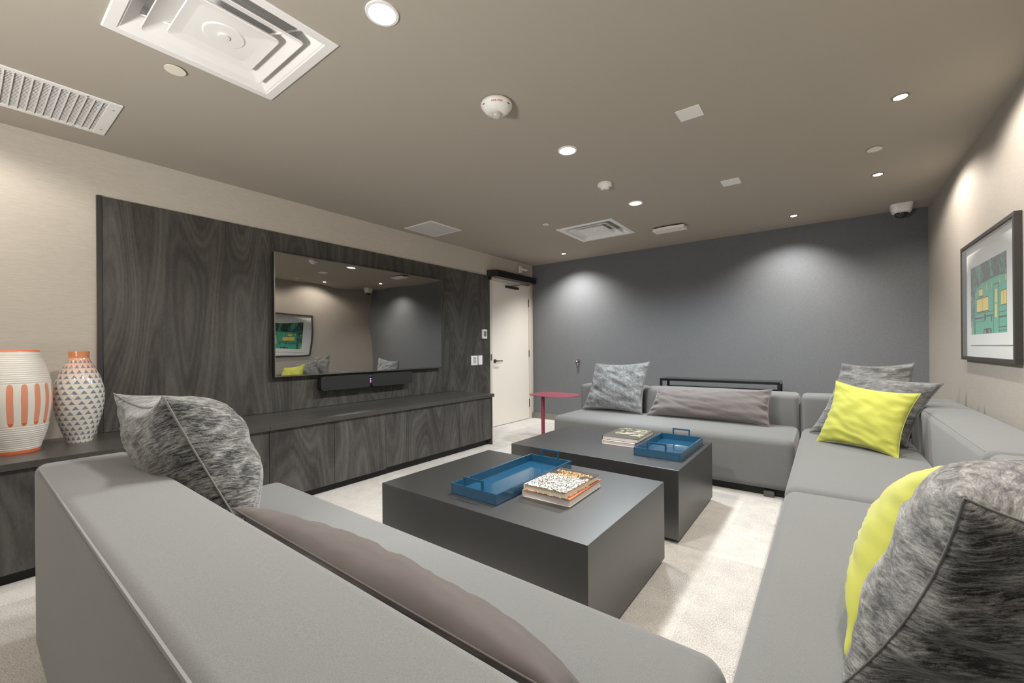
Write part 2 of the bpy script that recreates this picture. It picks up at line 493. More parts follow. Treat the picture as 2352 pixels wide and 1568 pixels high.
ws = thing('motion_sensor', 'small white cross-shaped sensor fixed high above the door', 'sensor', (XL, 5.37, 2.39))
b = NB(); box(b, XL + 0.0005, XL + 0.03, 5.335, 5.40, 2.335, 2.447, 0.004); part('back_plate', b, M_whiteplastic, ws)
b = NB(); box(b, XL + 0.03, XL + 0.06, 5.28, 5.50, 2.372, 2.413, 0.010); part('sensor_head', b, M_whiteplastic, ws)

# ------------------------------------------------------------------ wood wall panel, TV, soundbar, controls
PX = -3.86
pn = thing('wall_panel', 'large dark charcoal wood panel cladding the wall behind the television', 'wall panel', (XL, 2.58, 0.607))
b = NB(); box(b, XL + 0.0005, PX, 0.585, 3.872, 0.610, 2.188); box(b, XL + 0.0005, PX, 3.872, 4.598, 0.002, 2.188); part('panel_board', b, M_wood, pn)
b = NB(); box(b, XL + 0.0005, PX + 0.004, 0.557, 0.583, 0.610, 2.191, 0.001); part('edge_strip', b, M_woodedge, pn)

tv = thing('television', 'large black wall-mounted flat television reflecting the sofas', 'television', (PX, 2.61, 1.45))
TX = -3.79
b = NB(); box(b, TX - 0.045, TX - 0.004, 1.640, 3.592, 0.920, 1.998, 0.003); part('cabinet', b, M_tvframe, tv)
b = NB(); box(b, TX - 0.004, TX + 0.0005, 1.646, 3.586, 0.929, 1.994); part('screen', b, M_tv, tv)
b = NB()
box(b, TX - 0.004, TX + 0.003, 1.638, 3.594, 0.918, 0.928); box(b, TX - 0.004, TX + 0.003, 1.638, 3.594, 1.995, 2.000)
box(b, TX - 0.004, TX + 0.003, 1.638, 1.645, 0.928, 1.995); box(b, TX - 0.004, TX + 0.003, 3.587, 3.594, 0.928, 1.995)
part('bezel', b, M_bezel, tv, 'thin silver edge of the television')
b = NB(); box(b, PX + 0.0003, TX - 0.045, 2.2, 3.0, 1.2, 1.7); part('wall_bracket', b, M_black, tv)

M_grille = speckled('soundbar_grille', (0.030, 0.031, 0.029), 0.3, 500, 0.3, 0.001, 0.8)
sb = thing('soundbar', 'long dark grey soundbar mounted under the television', 'soundbar', (PX, 2.56, 0.83))
b = NB(); rbox(b, (-3.835, 2.03, 0.768), (-3.758, 3.092, 0.897), 0.028, 4, 0.2); part('housing', b, M_black, sb)
def rrect(y0, y1, z0, z1, r, x, n=6):
    P = []
    for cy, cz, a0 in ((y1 - r, z1 - r, 0), (y0 + r, z1 - r, 90), (y0 + r, z0 + r, 180), (y1 - r, z0 + r, 270)):
        for k in range(n + 1):
            a = math.radians(a0 + 90 * k / n); P.append((x, cy + r * math.cos(a), cz + r * math.sin(a)))
    return P
b = NB(); prism(b, rrect(2.028, 2.549, 0.766, 0.899, 0.028, -3.760), (0.012, 0, 0)); part('speaker_grille', b, M_grille, sb)
b = NB(); prism(b, rrect(2.571, 3.094, 0.766, 0.899, 0.028, -3.760), (0.012, 0, 0)); part('speaker_grille', b, M_grille, sb)
for z in (0.815, 0.832, 0.849):
    b = NB(); lathe(b, [(0, 0), (0.0045, 0), (0.0045, 0.003), (0, 0.003)], (-3.759, 2.56, z), 10, ax='x'); part('status_light', b, M_led, sb, 'tiny glowing purple light')
b = NB(); box(b, PX + 0.0003, -3.834, 2.15, 2.97, 0.80, 0.87); part('wall_bracket', b, M_black, sb)

th = thing('thermostat', 'white wall thermostat with grey screen beside the door', 'thermostat', (PX, 4.455, 1.35))
b = NB(); box(b, PX + 0.0003, PX + 0.028, 4.408, 4.510, 1.287, 1.418, 0.008); part('housing', b, M_whiteplastic, th)
b = NB(); box(b, PX + 0.028, PX + 0.030, 4.432, 4.490, 1.318, 1.392, 0.0008); part('display', b, plain('grey_display', (0.16, 0.17, 0.18), 0.3), th, 'grey display')
ou = thing('wall_outlet', 'square white wall socket plate, larger plate below the thermostat', 'wall socket', (PX, 4.25, 0.985))
b = NB(); box(b, PX + 0.0003, PX + 0.010, 4.190, 4.320, 0.922, 1.052, 0.003); part('cover_plate', b, M_whiteplastic, ou)
b = NB(); box(b, PX + 0.010, PX + 0.0125, 4.222, 4.292, 0.940, 1.036, 0.001)
part('socket_insert', b, plain('pale_grey_plastic', (0.55, 0.54, 0.50), 0.5), ou)
for zz in (0.965, 1.01):
    for yy in (4.243, 4.264):
        b = NB(); box(b, PX + 0.0125, PX + 0.013, yy, yy + 0.005, zz, zz + 0.016); part('socket_slot', b, M_dark, ou)
sw = thing('light_switch', 'narrow white light switch plate between socket and door', 'light switch', (PX, 4.38, 0.99))
b = NB(); box(b, PX + 0.0003, PX + 0.009, 4.338, 4.420, 0.925, 1.054, 0.003); part('cover_plate', b, M_whiteplastic, sw)
b = NB(); box(b, PX + 0.009, PX + 0.0125, 4.360, 4.398, 0.953, 1.026, 0.002); part('rocker', b, M_whiteplastic, sw)

# ------------------------------------------------------------------ low cabinets and worktop
CX, CZ = -3.186, 0.6075
cabs = [(-1.57, -0.60, 'dark wood low cabinet, far left unit, below the striped vase end'),
        (-0.60, 0.37, 'dark wood low cabinet unit under the striped vase, left of the sofa back'),
        (0.37, 1.345, 'dark wood low cabinet unit under the triangle-patterned vase, hidden behind the chenille cushion'),
        (1.345, 2.341, 'dark wood low cabinet unit below the left end of the television'),
        (2.341, 3.293, 'dark wood low cabinet unit below the right half of the television'),
        (3.293, 3.835, 'narrow dark wood low cabinet unit at the door end')]
for i, (y0, y1, lab) in enumerate(cabs):
    c = thing('low_cabinet', lab, 'cabinet', (-3.53, (y0 + y1) / 2, 0), 'low cabinets under the dark worktop')
    b = NB(); box(b, -3.859, CX - 0.045, y0 + 0.001, y1 - 0.001, 0.062, CZ - 0.036); part('body', b, M_woodd, c)
    b = NB(); box(b, -3.859, CX - 0.075, y0 + 0.001, y1 - 0.001, 0.0, 0.062); part('plinth', b, M_plinth, c, 'black recessed plinth')
    ds = [y0, (y0 + y1) / 2, y1] if y1 - y0 > 0.7 else [y0, y1]
    zb = 0.062 if y0 < 2.3 else 0.075
    for k in range(len(ds) - 1):
        b = NB(); box(b, CX - 0.045, CX - 0.022, ds[k] + 0.0015, ds[k + 1] - 0.0015, zb, CZ - 0.040, 0.0008, 1)
        part('cabinet_door', b, M_woodd, c)
    if i == 5:
        b = NB(); box(b, -3.859, CX - 0.020, 3.836, 3.852, 0.0, CZ - 0.036, 0.0008, 1); part('end_panel', b, M_woodd, c)
wt = thing('worktop', 'long smoked dark worktop running over the low cabinets', 'worktop', (-3.52, 1.1, CZ - 0.036))
b = NB(); box(b, -3.8775, CX, -1.57, 1.3445, CZ - 0.036, CZ, 0.0012, 1); part('worktop_slab', b, M_top, wt)
b = NB(); box(b, -3.8775, CX, 1.3458, 3.869, CZ - 0.036, CZ, 0.0012, 1); part('worktop_slab', b, M_top, wt)

# ------------------------------------------------------------------ vases
def vase_shape(prof, n=60):
    """smooth interpolate radius profile [(z,r)]"""
    out = []
    for i in range(n + 1):
        z = prof[0][0] + (prof[-1][0] - prof[0][0]) * i / n
        for k in range(len(prof) - 1):
            if prof[k][0] <= z <= prof[k + 1][0] + 1e-9:
                p0 = prof[max(k - 1, 0)]; p1 = prof[k]; p2 = prof[k + 1]; p3 = prof[min(k + 2, len(prof) - 1)]
                t = (z - p1[0]) / (p2[0] - p1[0])
                m1 = (p2[1] - p0[1]) / max(p2[0] - p0[0], 1e-6) * (p2[0] - p1[0]); m2 = (p3[1] - p1[1]) / max(p3[0] - p1[0], 1e-6) * (p2[0] - p1[0])
                r = (2*t**3 - 3*t*t + 1) * p1[1] + (t**3 - 2*t*t + t) * m1 + (-2*t**3 + 3*t*t) * p2[1] + (t**3 - t*t) * m2
                out.append((z, r)); break
    return out

def striped_mat():
    t = NT('striped_ceramic', rough=0.35, spec=0.5)
    x, y, z = t.sep(t.coord())
    ang = t.math('ARCTAN2', y, x)
    wob = t.math('MULTIPLY', t.math('SUBTRACT', t.noise(t.coord(), 9, 2), 0.5), 0.10)
    u = t.math('FRACT', t.math('ADD', t.math('MULTIPLY', ang, 17 / (2 * PI)), wob))
    du = t.math('ABSOLUTE', t.math('SUBTRACT', u, 0.5))
    dz = t.math('ABSOLUTE', t.math('SUBTRACT', z, 0.262))
    e = t.math('ADD', t.math('POWER', t.math('DIVIDE', du, 0.25), 2.0), t.math('POWER', t.math('DIVIDE', dz, 0.112), 10.0))
    stroke = t.math('LESS_THAN', e, 1.0)
    drip = t.math('GREATER_THAN', t.math('SUBTRACT', 0.262, z), 0.095)
    scol = t.mix(drip, (0.66, 0.27, 0.16), (0.62, 0.13, 0.05))
    base = t.mix(t.noise(t.coord(), 6, 3), (0.66, 0.62, 0.55), (0.74, 0.71, 0.66))
    c = t.mix(stroke, base, scol)
    rim = t.math('ADD', t.math('GREATER_THAN', z, 0.546), t.math('LESS_THAN', z, 0.016))
    c = t.mix(t.math('MINIMUM', rim, 1.0), c, (0.70, 0.16, 0.06))
    t.color(c)
    return t.m
def tri_mat():
    t = NT('triangle_ceramic', rough=0.12, spec=0.5, coat=0.4)
    x, y, z = t.sep(t.coord())
    ang = t.math('MULTIPLY', t.math('ARCTAN2', y, x), 17 / (2 * PI))
    rz = t.math('DIVIDE', t.math('SUBTRACT', z, 0.012), 0.0305)
    row = t.math('FLOOR', rz); v = t.math('FRACT', rz)
    u = t.math('FRACT', t.math('ADD', t.math('ADD', ang, 40.0), t.math('MULTIPLY', row, 0.37)))
    du = t.math('ABSOLUTE', t.math('SUBTRACT', u, 0.5))
    lim = t.math('MULTIPLY', t.math('SUBTRACT', 0.93, v), 0.53)
    tri = t.math('MULTIPLY', t.math('LESS_THAN', du, lim), t.math('GREATER_THAN', v, 0.20))
    nz = t.noise(t.coord(), 25, 2)
    bl = t.mix(nz, (0.10, 0.13, 0.19), (0.28, 0.33, 0.38))
    peach = t.ramp(z, [(0.36, (0.70, 0.65, 0.58)), (0.44, (0.72, 0.50, 0.40)), (0.49, (0.72, 0.38, 0.24))])
    c = t.mix(tri, peach, bl)
    neck = t.math('GREATER_THAN', z, 0.508)
    c = t.mix(neck, c, t.mix(nz, (0.80, 0.25, 0.06), (0.50, 0.24, 0.16)))
    t.color(c); return t.m
VC1 = (-3.545, 0.187, CZ); VC2 = (-3.625, 0.442, CZ)
def build_vase(name, mat, prof, c, ribs, label):
    P = vase_shape(prof, 150 if ribs else 60)
    pr = []
    for z, r in P:
        if ribs and (0.02 < z < 0.15 or z > 0.375) and z < 0.54:
            r += 0.0016 * math.sin(z * 2 * PI / 0.0115)
        pr.append((max(r, 0.001), z))
    top = pr[-1]
    pr = [(0, 0)] + pr + [(top[0] - 0.006, top[1] + 0.003), (top[0] - 0.012, top[1])]
    for z, r in reversed(P[::6]):
        if z < top[1] - 0.02 and z > 0.02: pr.append((max(r - 0.014, 0.01), z))
    pr.append((0, 0.02))
    b = NB(); lathe(b, pr, c, 72)
    return solo(name, b, mat, label, 'vase', c, smooth_angle=60)
build_vase('striped_vase', striped_mat(), [(0, .090), (.03, .096), (.10, .116), (.20, .133), (.29, .140), (.38, .134), (.46, .118), (.52, .100), (.552, .092)], VC1, True,
           'ribbed cream vase with upright coral brush strokes on the worktop')
build_vase('triangle_vase', tri_mat(), [(0, .056), (.03, .064), (.10, .086), (.20, .107), (.30, .112), (.38, .097), (.44, .074), (.485, .052), (.505, .045), (.545, .046)], VC2, False,
           'cream bottle vase patterned with small blue triangles and orange neck')

# ------------------------------------------------------------------ sofas
def seat_disp(cx, cy, hx, hy, z0, crown=0.012, bulge=0.012):
    def f(p):
        v = p.copy()
        u = max(0, 1 - ((p.x - cx) / hx) ** 2); w_ = max(0, 1 - ((p.y - cy) / hy) ** 2)
        if p.z > z0: v.z += crown * (u ** .5) * (w_ ** .5)
        return v
    return f
def cushion(lo, hi, r, crown=0.012, div=0.09):
    b = NB()
    cx, cy = (lo[0] + hi[0]) / 2, (lo[1] + hi[1]) / 2
    zt = hi[2]
    def f(p):
        v = p.copy()
        u = max(0.0, 1 - ((p.x - cx) / ((hi[0] - lo[0]) / 2)) ** 2); w_ = max(0.0, 1 - ((p.y - cy) / ((hi[1] - lo[1]) / 2)) ** 2)
        h = max(0.0, (p.z - lo[2]) / (hi[2] - lo[2]))
        v.z += crown * math.sqrt(u * w_) * h * h
        return v
    return rbox(b, lo, hi, r, 5, div, f)
def feet(sofa, pts):
    for x, y in pts:
        b = NB(); box(b, x - 0.035, x + 0.035, y - 0.025, y + 0.025, 0.0, 0.042, 0.003); part('foot', b, plain('grey_foot', (0.09, 0.088, 0.08), 0.5) if 'grey_foot' not in bpy.data.materials else bpy.data.materials['grey_foot'], sofa)
def piping(sofa, pts, r=0.0024):
    b = NB(); tube(b, pts, r, 6); part('piping', b, M_pipes, sofa)
SZ, BZ = 0.450, 0.722
# back sofa
s1 = thing('sofa_module', 'long grey sofa section along the charcoal back wall', 'sofa', (-1.23, 4.18, 0), 'grey sofa sections')
part('seat', cushion((-2.272, 3.700, 0.055), (-0.192, 4.40, SZ), 0.055), M_sofa, s1, smooth_angle=80)
part('backrest', cushion((-2.302, 4.372, 0.055), (-1.568, 4.66, BZ), 0.035, 0.010), M_sofa, s1, smooth_angle=80)
part('backrest', cushion((-1.563, 4.366, 0.055), (-0.196, 4.66, BZ), 0.040, 0.012), M_sofa, s1, smooth_angle=80)
b = NB(); box(b, -2.22, -0.24, 3.76, 4.60, 0.0, 0.07); part('base_frame', b, M_plinth, s1, 'black recessed base frame')
feet(s1, [(-0.36, 3.735), (-2.16, 3.735)])
piping(s1, [(-2.27, 4.392, BZ - 0.006), (-1.60, 4.390, BZ - 0.004)]); piping(s1, [(-1.53, 4.388, BZ - 0.006), (-0.90, 4.388, BZ - 0.001), (-0.23, 4.388, BZ - 0.006)])
# corner sofa (far right)
s2 = thing('sofa_module', 'grey corner sofa section holding the lime cushion by the far corner', 'sofa', (0.3, 3.55, 0), 'grey sofa sections')
part('seat', cushion((-0.176, 2.462, 0.055), (0.503, 4.375, SZ), 0.055), M_sofa, s2, smooth_angle=80)
part('backrest', cushion((-0.180, 4.372, 0.055), (0.497, 4.66, BZ), 0.038, 0.010), M_sofa, s2, smooth_angle=80)
part('backrest', cushion((0.500, 2.462, 0.055), (0.782, 4.66, BZ), 0.040, 0.014), M_sofa, s2, smooth_angle=80)
b = NB(); box(b, -0.12, 0.74, 2.50, 4.60, 0.0, 0.07); part('base_frame', b, M_plinth, s2, 'black recessed base frame')
feet(s2, [(-0.10, 2.56), (-0.10, 4.2)])
piping(s2, [(0.513, 2.52, BZ - 0.0085), (0.513, 3.6, BZ - 0.003), (0.513, 4.34, BZ - 0.0085)]); piping(s2, [(-0.15, 4.390, BZ - 0.006), (0.47, 4.390, BZ - 0.006)])
# right sofa
s3 = thing('sofa_module', 'grey sofa section in the right foreground along the right wall', 'sofa', (0.3, 1.3, 0), 'grey sofa sections')
part('seat', cushion((-0.172, 0.448, 0.055), (0.503, 2.458, SZ), 0.055), M_sofa, s3, smooth_angle=80)
part('backrest', cushion((0.500, 0.455, 0.055), (0.782, 2.458, BZ), 0.040, 0.014), M_sofa, s3, smooth_angle=80)
part('backrest', cushion((-0.168, 0.178, 0.055), (0.782, 0.452, BZ), 0.036, 0.010), M_sofa, s3, smooth_angle=80)
b = NB(); box(b, -0.12, 0.74, 0.24, 2.36, 0.0, 0.07); part('base_frame', b, M_plinth, s3, 'black recessed base frame')
feet(s3, [(-0.10, 2.30)])
piping(s3, [(0.513, 0.5, BZ - 0.0085), (0.513, 1.5, BZ - 0.003), (0.513, 2.40, BZ - 0.0085)])
# near sofa
s4 = thing('sofa_module', 'grey sofa section across the foreground, seen from behind its backrest', 'sofa', (-1.3, 0.62, 0), 'grey sofa sections')
part('seat', cushion((-2.40, 0.40, 0.055), (-0.178, 1.068, SZ - 0.006), 0.060), M_sofa, s4, smooth_angle=80)
part('backrest', cushion((-2.425, 0.172, 0.03), (-0.174, 0.448, BZ), 0.034, 0.010), M_sofa, s4, smooth_angle=80)
b = NB(); box(b, -2.35, -0.23, 0.24, 1.00, 0.0, 0.07); part('base_frame', b, M_plinth, s4, 'black recessed base frame')
piping(s4, [(-2.405, 0.186, BZ - 0.012), (-2.3, 0.180, BZ - 0.008), (-1.3, 0.178, BZ - 0.005), (-0.20, 0.180, BZ - 0.008)], 0.004)

# ------------------------------------------------------------------ cushions
def pillow(name, BL, BR, TR, TL, thick, mf, mb, label, cat='cushion', seed=0, front=None, back=None, group=None, pull=0.07, n=40, wr=0.006, floor=None, pipe=None, sag=0.0, ear=0.0, pw=0.46, piper=0.0035):
    BL, BR, TR, TL = map(Vector, (BL, BR, TR, TL))
    ctr = (BL + BR + TR + TL) / 4
    nx = ((BR + TR) - (BL + TL)).normalized(); ny = ((TL + TR) - (BL + BR)).normalized(); nz = nx.cross(ny).normalized()
    front = thick * 0.5 if front is None else front; back = thick * 0.5 if back is None else back
    bm = NB(); uvl = bm.loops.layers.uv.new('UVMap')
    asp = ((BR - BL).length + (TR - TL).length) / ((TL - BL).length + (TR - BR).length)
    def P(u, v, side):
        # u,v in [-1,1]; edges scalloped inwards, corners keep position
        cu = 1 - pull / max(asp, 1) * (1 - v * v) ** 1.0; cv = 1 - pull * (1 - u ** (2 if asp < 1.6 else 4))
        uu, vv = u * cu, v * cv
        a, c_ = (uu + 1) / 2, (vv + 1) / 2
        p = BL.lerp(BR, a).lerp(TL.lerp(TR, a), c_)
        if v > 0: p -= ny * sag * (v ** 3) * (1 - u * u)
        e = max(0, (1 - u ** 2) * (1 - v ** 2)) ** pw
        e2 = max(0, (1 - u ** 4) * (1 - v ** 4)) ** 0.6
        t = (front if side > 0 else -back) * e * (0.75 + 0.25 * e2)
        q = p + nz * t
        m = min(1, e * 3)
        # radiating puckers near the side seams
        au, av = abs(u), abs(v)
        th = 0.62 if asp < 1.6 else 0.88
        pk = math.sin(v * (26 if asp < 1.6 else 13) + seed + 3 * noise.noise(Vector((u * 2, v * 3, seed)))) * max(0, au - th) / (1 - th) * (0.46 if asp < 1.6 else 1.3)
        pk += math.sin(u * 24 * asp + seed * 2 + 4 * noise.noise(Vector((u * 3, v, seed)))) * max(0, av - 0.8) * 0.6
        q += nz * side * (wr * pk * m * 1.3)
        q += nz * side * wr * 1.5 * noise.noise(Vector((u * 2.2 + seed, v * 2.6, side * 3.0))) * m
        cr = noise.noise(Vector((u * 1.3 * asp + v * 2.4 + seed * 3, v * 1.0 - u * 0.5, side * 7.0)) * 1.6)
        q += nz * side * wr * 0.9 * (1 - abs(cr) * 3) * m
        if floor is not None and q.z < floor: q.z = floor + (q.z - floor) * 0.15
        return q
    def tt(i): return math.sin((i / n * 2 - 1) * PI / 2) * 0.6 + (i / n * 2 - 1) * 0.4
    for side in (1, -1):
        g = [[bm.verts.new(P(tt(i), tt(j), side)) for j in range(n + 1)] for i in range(n + 1)]
        for i in range(n):
            for j in range(n):
                q = [(i, j), (i + 1, j), (i + 1, j + 1), (i, j + 1)]
                if side < 0: q.reverse()
                f = bm.faces.new([g[a][c] for a, c in q]); f.material_index = 0 if side > 0 else 1
                for lp, (a, c) in zip(f.loops, q): lp[uvl].uv = ((tt(a) + 1) / 2 * asp + seed, (tt(c) + 1) / 2 + seed * 0.37)
    o = finish(name, bm, [mf, mb], ctr, smooth_angle=100, dd=1e-4, recalc=False)
    o.location = ctr; setp(o, label, cat, group)
    if pipe:
        pts = [P(tt(i), -1, 1) for i in range(n)] + [P(1, tt(i), 1) for i in range(n)] + [P(-tt(i), 1, 1) for i in range(n)] + [P(-1, -tt(i), 1) for i in range(n)]
        bm = NB(); tube(bm, pts, piper, 6, closed=True)
        part('piping', bm, pipe, o, smooth_angle=80)
    return o

G = 'scatter cushions on the sofas'
pillow('cushion', (-2.175, 4.18, .466), (-1.505, 4.18, .470), (-1.460, 4.30, .996), (-2.065, 4.29, .974), .17, M_vel2, M_vel2,
       'silver grey chenille cushion at the left end of the back sofa', seed=1, group=G, floor=.458, pipe=M_pipeg, back=.05, pull=.10, wr=.010)
pillow('lumbar_cushion', (-1.455, 4.18, .468), (-.395, 4.16, .470), (-.385, 4.30, .770), (-1.385, 4.31, .722), .17, M_lumb, M_lumb,
       'long mauve grey bolster cushion on the back sofa', seed=2, group=G, floor=.458, pull=.13, pipe=M_lumb, back=.05, wr=.010)
pillow('cushion', (.00, 4.22, .47), (.49, 4.18, .47), (.525, 4.31, 1.015), (.095, 4.34, 1.004), .15, M_vel3, M_vel3,
       'grey chenille cushion rearmost in the far corner pile', seed=3, group=G, floor=.46, pipe=M_pipeg, back=.03, pull=.11, wr=.010)
pillow('cushion', (-.115, 4.08, .462), (.42, 3.80, .47), (.615, 3.92, .893), (.085, 4.13, .958), .18, M_vel3, M_vel3,
       'grey chenille cushion with pointed ear, middle of the far corner pile', seed=4, group=G, floor=.458, pipe=M_pipeg, pull=.12, back=.06, wr=.010)
pillow('cushion', (-.066, 3.745, .458), (.345, 3.450, .458), (.470, 3.64, .842), (.052, 3.86, .893), .17, M_lime, M_taupe,
       'lime yellow cushion, front of the far corner pile', seed=5, group=G, floor=.458, pipe=M_lime, pull=.13, back=.05, wr=.010, piper=.0025)
pillow('cushion', (-2.28, .66, .465), (-1.62, .62, .465), (-1.722, .400, 1.004), (-2.25, .37, .985), .30, M_vel, M_vel,
       'dark grey chenille cushion leaning on the foreground backrest at left', seed=6, group=G, floor=.452, pipe=M_pipeg, sag=.035, front=.11, back=.23, wr=.009)
pillow('lumbar_cushion', (-.30, .69, .46), (-1.46, .67, .46), (-1.44, .50, .672), (-.30, .50, .665), .16, M_lumb2, M_lumb2,
       'long mauve brown bolster cushion tucked behind the foreground backrest', seed=7, group=G, floor=.452, pull=.06, pipe=M_lumb2, pw=.36, front=.095, back=.02, piper=.002)
pillow('cushion', (.29, 1.60, .47), (.028, 1.155, .465), (.222, 1.31, .885), (.48, 1.75, .845), .17, M_lime, M_taupe,
       'lime yellow cushion half hidden behind the big chenille cushion', seed=8, group=G, floor=.455, pipe=M_lime, front=.16, back=.02, wr=.006, pw=.4, pull=.15, piper=.0025)
pillow('cushion', (.50, 1.26, .47), (.020, 1.08, .46), (.152, .845, .935), (.62, .98, .94), .30, M_vel, M_vel,
       'large dark grey chenille cushion in the right foreground corner', seed=9, group=G, floor=.455, pipe=M_pipeg, sag=.04, piper=.0022, pw=.38, wr=.010, front=.27, back=.08, pull=.11)

# ------------------------------------------------------------------ coffee tables
def coffee_table(x0, x1, y0, y1, label):
    t = thing('coffee_table', label, 'coffee table', ((x0 + x1) / 2, (y0 + y1) / 2, 0), 'charcoal block coffee tables')
    b = NB(); box(b, x0, x1, y0, y1, 0.022, 0.430, 0.0016, 2); part('block', b, M_table, t)
    b = NB(); box(b, x0 + 0.05, x1 - 0.05, y0 + 0.05, y1 - 0.05, 0, 0.022); part('plinth', b, M_plinth, t)
coffee_table(-1.923, -0.699, 1.375, 2.266, 'charcoal block coffee table nearer the camera, with crowd-covered book')
coffee_table(-1.911, -0.693, 2.516, 3.403, 'charcoal block coffee table nearer the back sofa')

def tray(x0, x1, y0, y1, label):
    t = thing('serving_tray', label, 'tray', ((x0 + x1) / 2, (y0 + y1) / 2, 0.430), 'blue lacquer trays')
    z, h, w_ = 0.4305, 0.050, 0.008
    b = NB()
    box(b, x0 + w_, x1 - w_, y0 + w_, y1 - w_, z, z + 0.008)
    box(b, x0, x0 + w_, y0, y1, z, z + h, 0.001, 1); box(b, x1 - w_, x1, y0, y1, z, z + h, 0.001, 1)
    box(b, x0 + w_, x1 - w_, y0, y0 + w_, z, z + h, 0.001, 1); box(b, x0 + w_, x1 - w_, y1 - w_, y1, z, z + h, 0.001, 1)
    part('tray_body', b, M_blue, t)
    cx = (x0 + x1) / 2; hw = 0.063
    for y in (y0, y1 - w_):
        b = NB(); s_ = 0.010
        box(b, cx - hw, cx - hw + s_, y, y + w_, z + h, z + h + 0.036); box(b, cx + hw - s_, cx + hw, y, y + w_, z + h, z + h + 0.036)
        box(b, cx - hw, cx + hw, y, y + w_, z + h + 0.0361, z + h + 0.046)
        part('handle', b, M_blue, t)
tray(-1.505, -1.212, 1.480, 2.185, 'blue lacquer tray with square handles on the nearer coffee table')
tray(-1.040, -0.735, 2.725, 3.310, 'blue lacquer tray with square handles on the farther coffee table')

def pages_mat(name, col):
    t = NT(name, rough=0.8, spec=0.2)
    x, y, z = t.sep(t.coord())
    n = t.noise(t.mapping(t.coord(), (2, 2, 900)), 1, 2)
    t.color(t.mix(n, mul(col, 0.8), mul(col, 1.1))); return t.m
M_pgw = pages_mat('white_pages', (0.68, 0.64, 0.62)); M_pgc = pages_mat('cream_pages', (0.70, 0.62, 0.46))
def book(x0, x1, y0, y1, z0, z1, rot, mc, mp, label, group, spine=None, deco=None, ct=0.0025):
    cx, cy = (x0 + x1) / 2, (y0 + y1) / 2
    t = thing('book', label, 'book', (cx, cy, z0), group)
    b = NB(); box(b, x0, x1, y0, y1, z0, z0 + ct, 0.0006, 1); box(b, x0, x1, y0, y1, z1 - ct, z1, 0.0006, 1)
    # rounded spine on the -x side
    n = 8; zc = (z0 + z1) / 2; r = (z1 - z0) / 2
    pts = [(x0 + 0.002 - 0.006 * math.cos(-PI / 2 + PI * k / n), y0, zc + r * math.sin(-PI / 2 + PI * k / n)) for k in range(n + 1)]
    pts += [(x0 + 0.004, y0, z1 - 0.0002), (x0 + 0.004, y0, z0 + 0.0002)]
    prism(b, pts, (0, y1 - y0, 0))
    part('cover', b, mc, t)
    b = NB(); box(b, x0 + 0.004, x1 - 0.004, y0 + 0.004, y1 - 0.004, z0 + ct, z1 - ct); part('pages', b, mp, t)
    if deco: deco(t, x0, x1, y0, y1, z1)
    t.rotation_euler = (0, 0, math.radians(rot))
    return t
def crowd_mat():
    t = NT('crowd_cover', rough=0.4, spec=0.5)
    c = t.mapping(t.coord(), (1, 1, 0)); x, y, z = t.sep(t.coord())
    vf = t.n('ShaderNodeTexVoronoi', feature='F1'); t.L(c, vf.inputs['Vector']); vf.inputs['Scale'].default_value = 150
    v1 = t.n('ShaderNodeTexVoronoi', feature='F1'); t.L(c, v1.inputs['Vector']); v1.inputs['Scale'].default_value = 42
    ringm = t.math('MULTIPLY', t.math('GREATER_THAN', v1.outputs['Distance'], 0.42), t.math('LESS_THAN', v1.outputs['Distance'], 0.52))
    gaps = t.math('MULTIPLY', t.math('GREATER_THAN', v1.outputs['Distance'], 0.52), t.math('GREATER_THAN', t.noise(c, 140, 2), 0.50))
    dots = t.math('MULTIPLY', t.math('LESS_THAN', vf.outputs['Distance'], 0.16), t.math('LESS_THAN', v1.outputs['Distance'], 0.34))
    k = t.math('MAXIMUM', t.math('MAXIMUM', ringm, gaps), dots)
    sk = t.mix(t.noise(c, 30, 2), (0.80, 0.78, 0.70), (0.66, 0.64, 0.58))
    col = t.mix(k, sk, (0.03, 0.028, 0.025))
    edge = t.math('ADD', y, t.math('MULTIPLY', t.math('SUBTRACT', t.noise(c, 28, 1), 0.5), 0.10))
    t.color(t.mix(t.math('GREATER_THAN', edge, 0.066), col, (0.055, 0.045, 0.042)))
    return t.m
M_orange = plain('orange_ink', (0.80, 0.38, 0.10), 0.5); M_or2 = plain('orange_book_cover', (0.72, 0.16, 0.05), 0.5)
def crowd_deco(t, x0, x1, y0, y1, z):
    b = NB(); cx = (x0 + x1) / 2
    text_bm(b, 'UNIVERSAL', 0.042, (cx + 0.004, y1 - 0.055, z + 0.0004), (1, 0, 0), (0, 1, 0), 0.0003, bold=0.0008)
    text_bm(b, 'STORY', 0.040, (cx + 0.004, y1 - 0.092, z + 0.0004), (1, 0, 0), (0, 1, 0), 0.0003, bold=0.0008)
    part('title_lettering', b, M_orange, t, 'orange hand-drawn title', smooth_angle=10)
    b = NB(); box(b, x0 + 0.03, x1 - 0.06, y1 - 0.121, y1 - 0.115, z + 0.0001, z + 0.0006); part('title_rule', b, M_orange, t)
M_palecov = plain('pale_cloth_cover', (0.66, 0.62, 0.57), 0.6)
def orange_deco(t, x0, x1, y0, y1, z):
    b = NB(); box(b, x0 + 0.012, x1 + 0.0015, y0 - 0.0015, y1, z - 0.0035, z + 0.0002); part('orange_jacket', b, M_or2, t, 'orange upper cover edge')
GB = 'stacked coffee-table books'
book(-1.188, -0.934, 1.650, 1.998, 0.4305, 0.466, 2.0, M_palecov, M_pgw, 'thick book with orange cover under the crowd-covered book', GB, deco=orange_deco)
book(-1.172, -0.944, 1.645, 1.985, 0.4663, 0.495, -1.0, crowd_mat(), M_pgc, 'book with black and white cartoon crowd cover and orange title', GB, deco=crowd_deco)
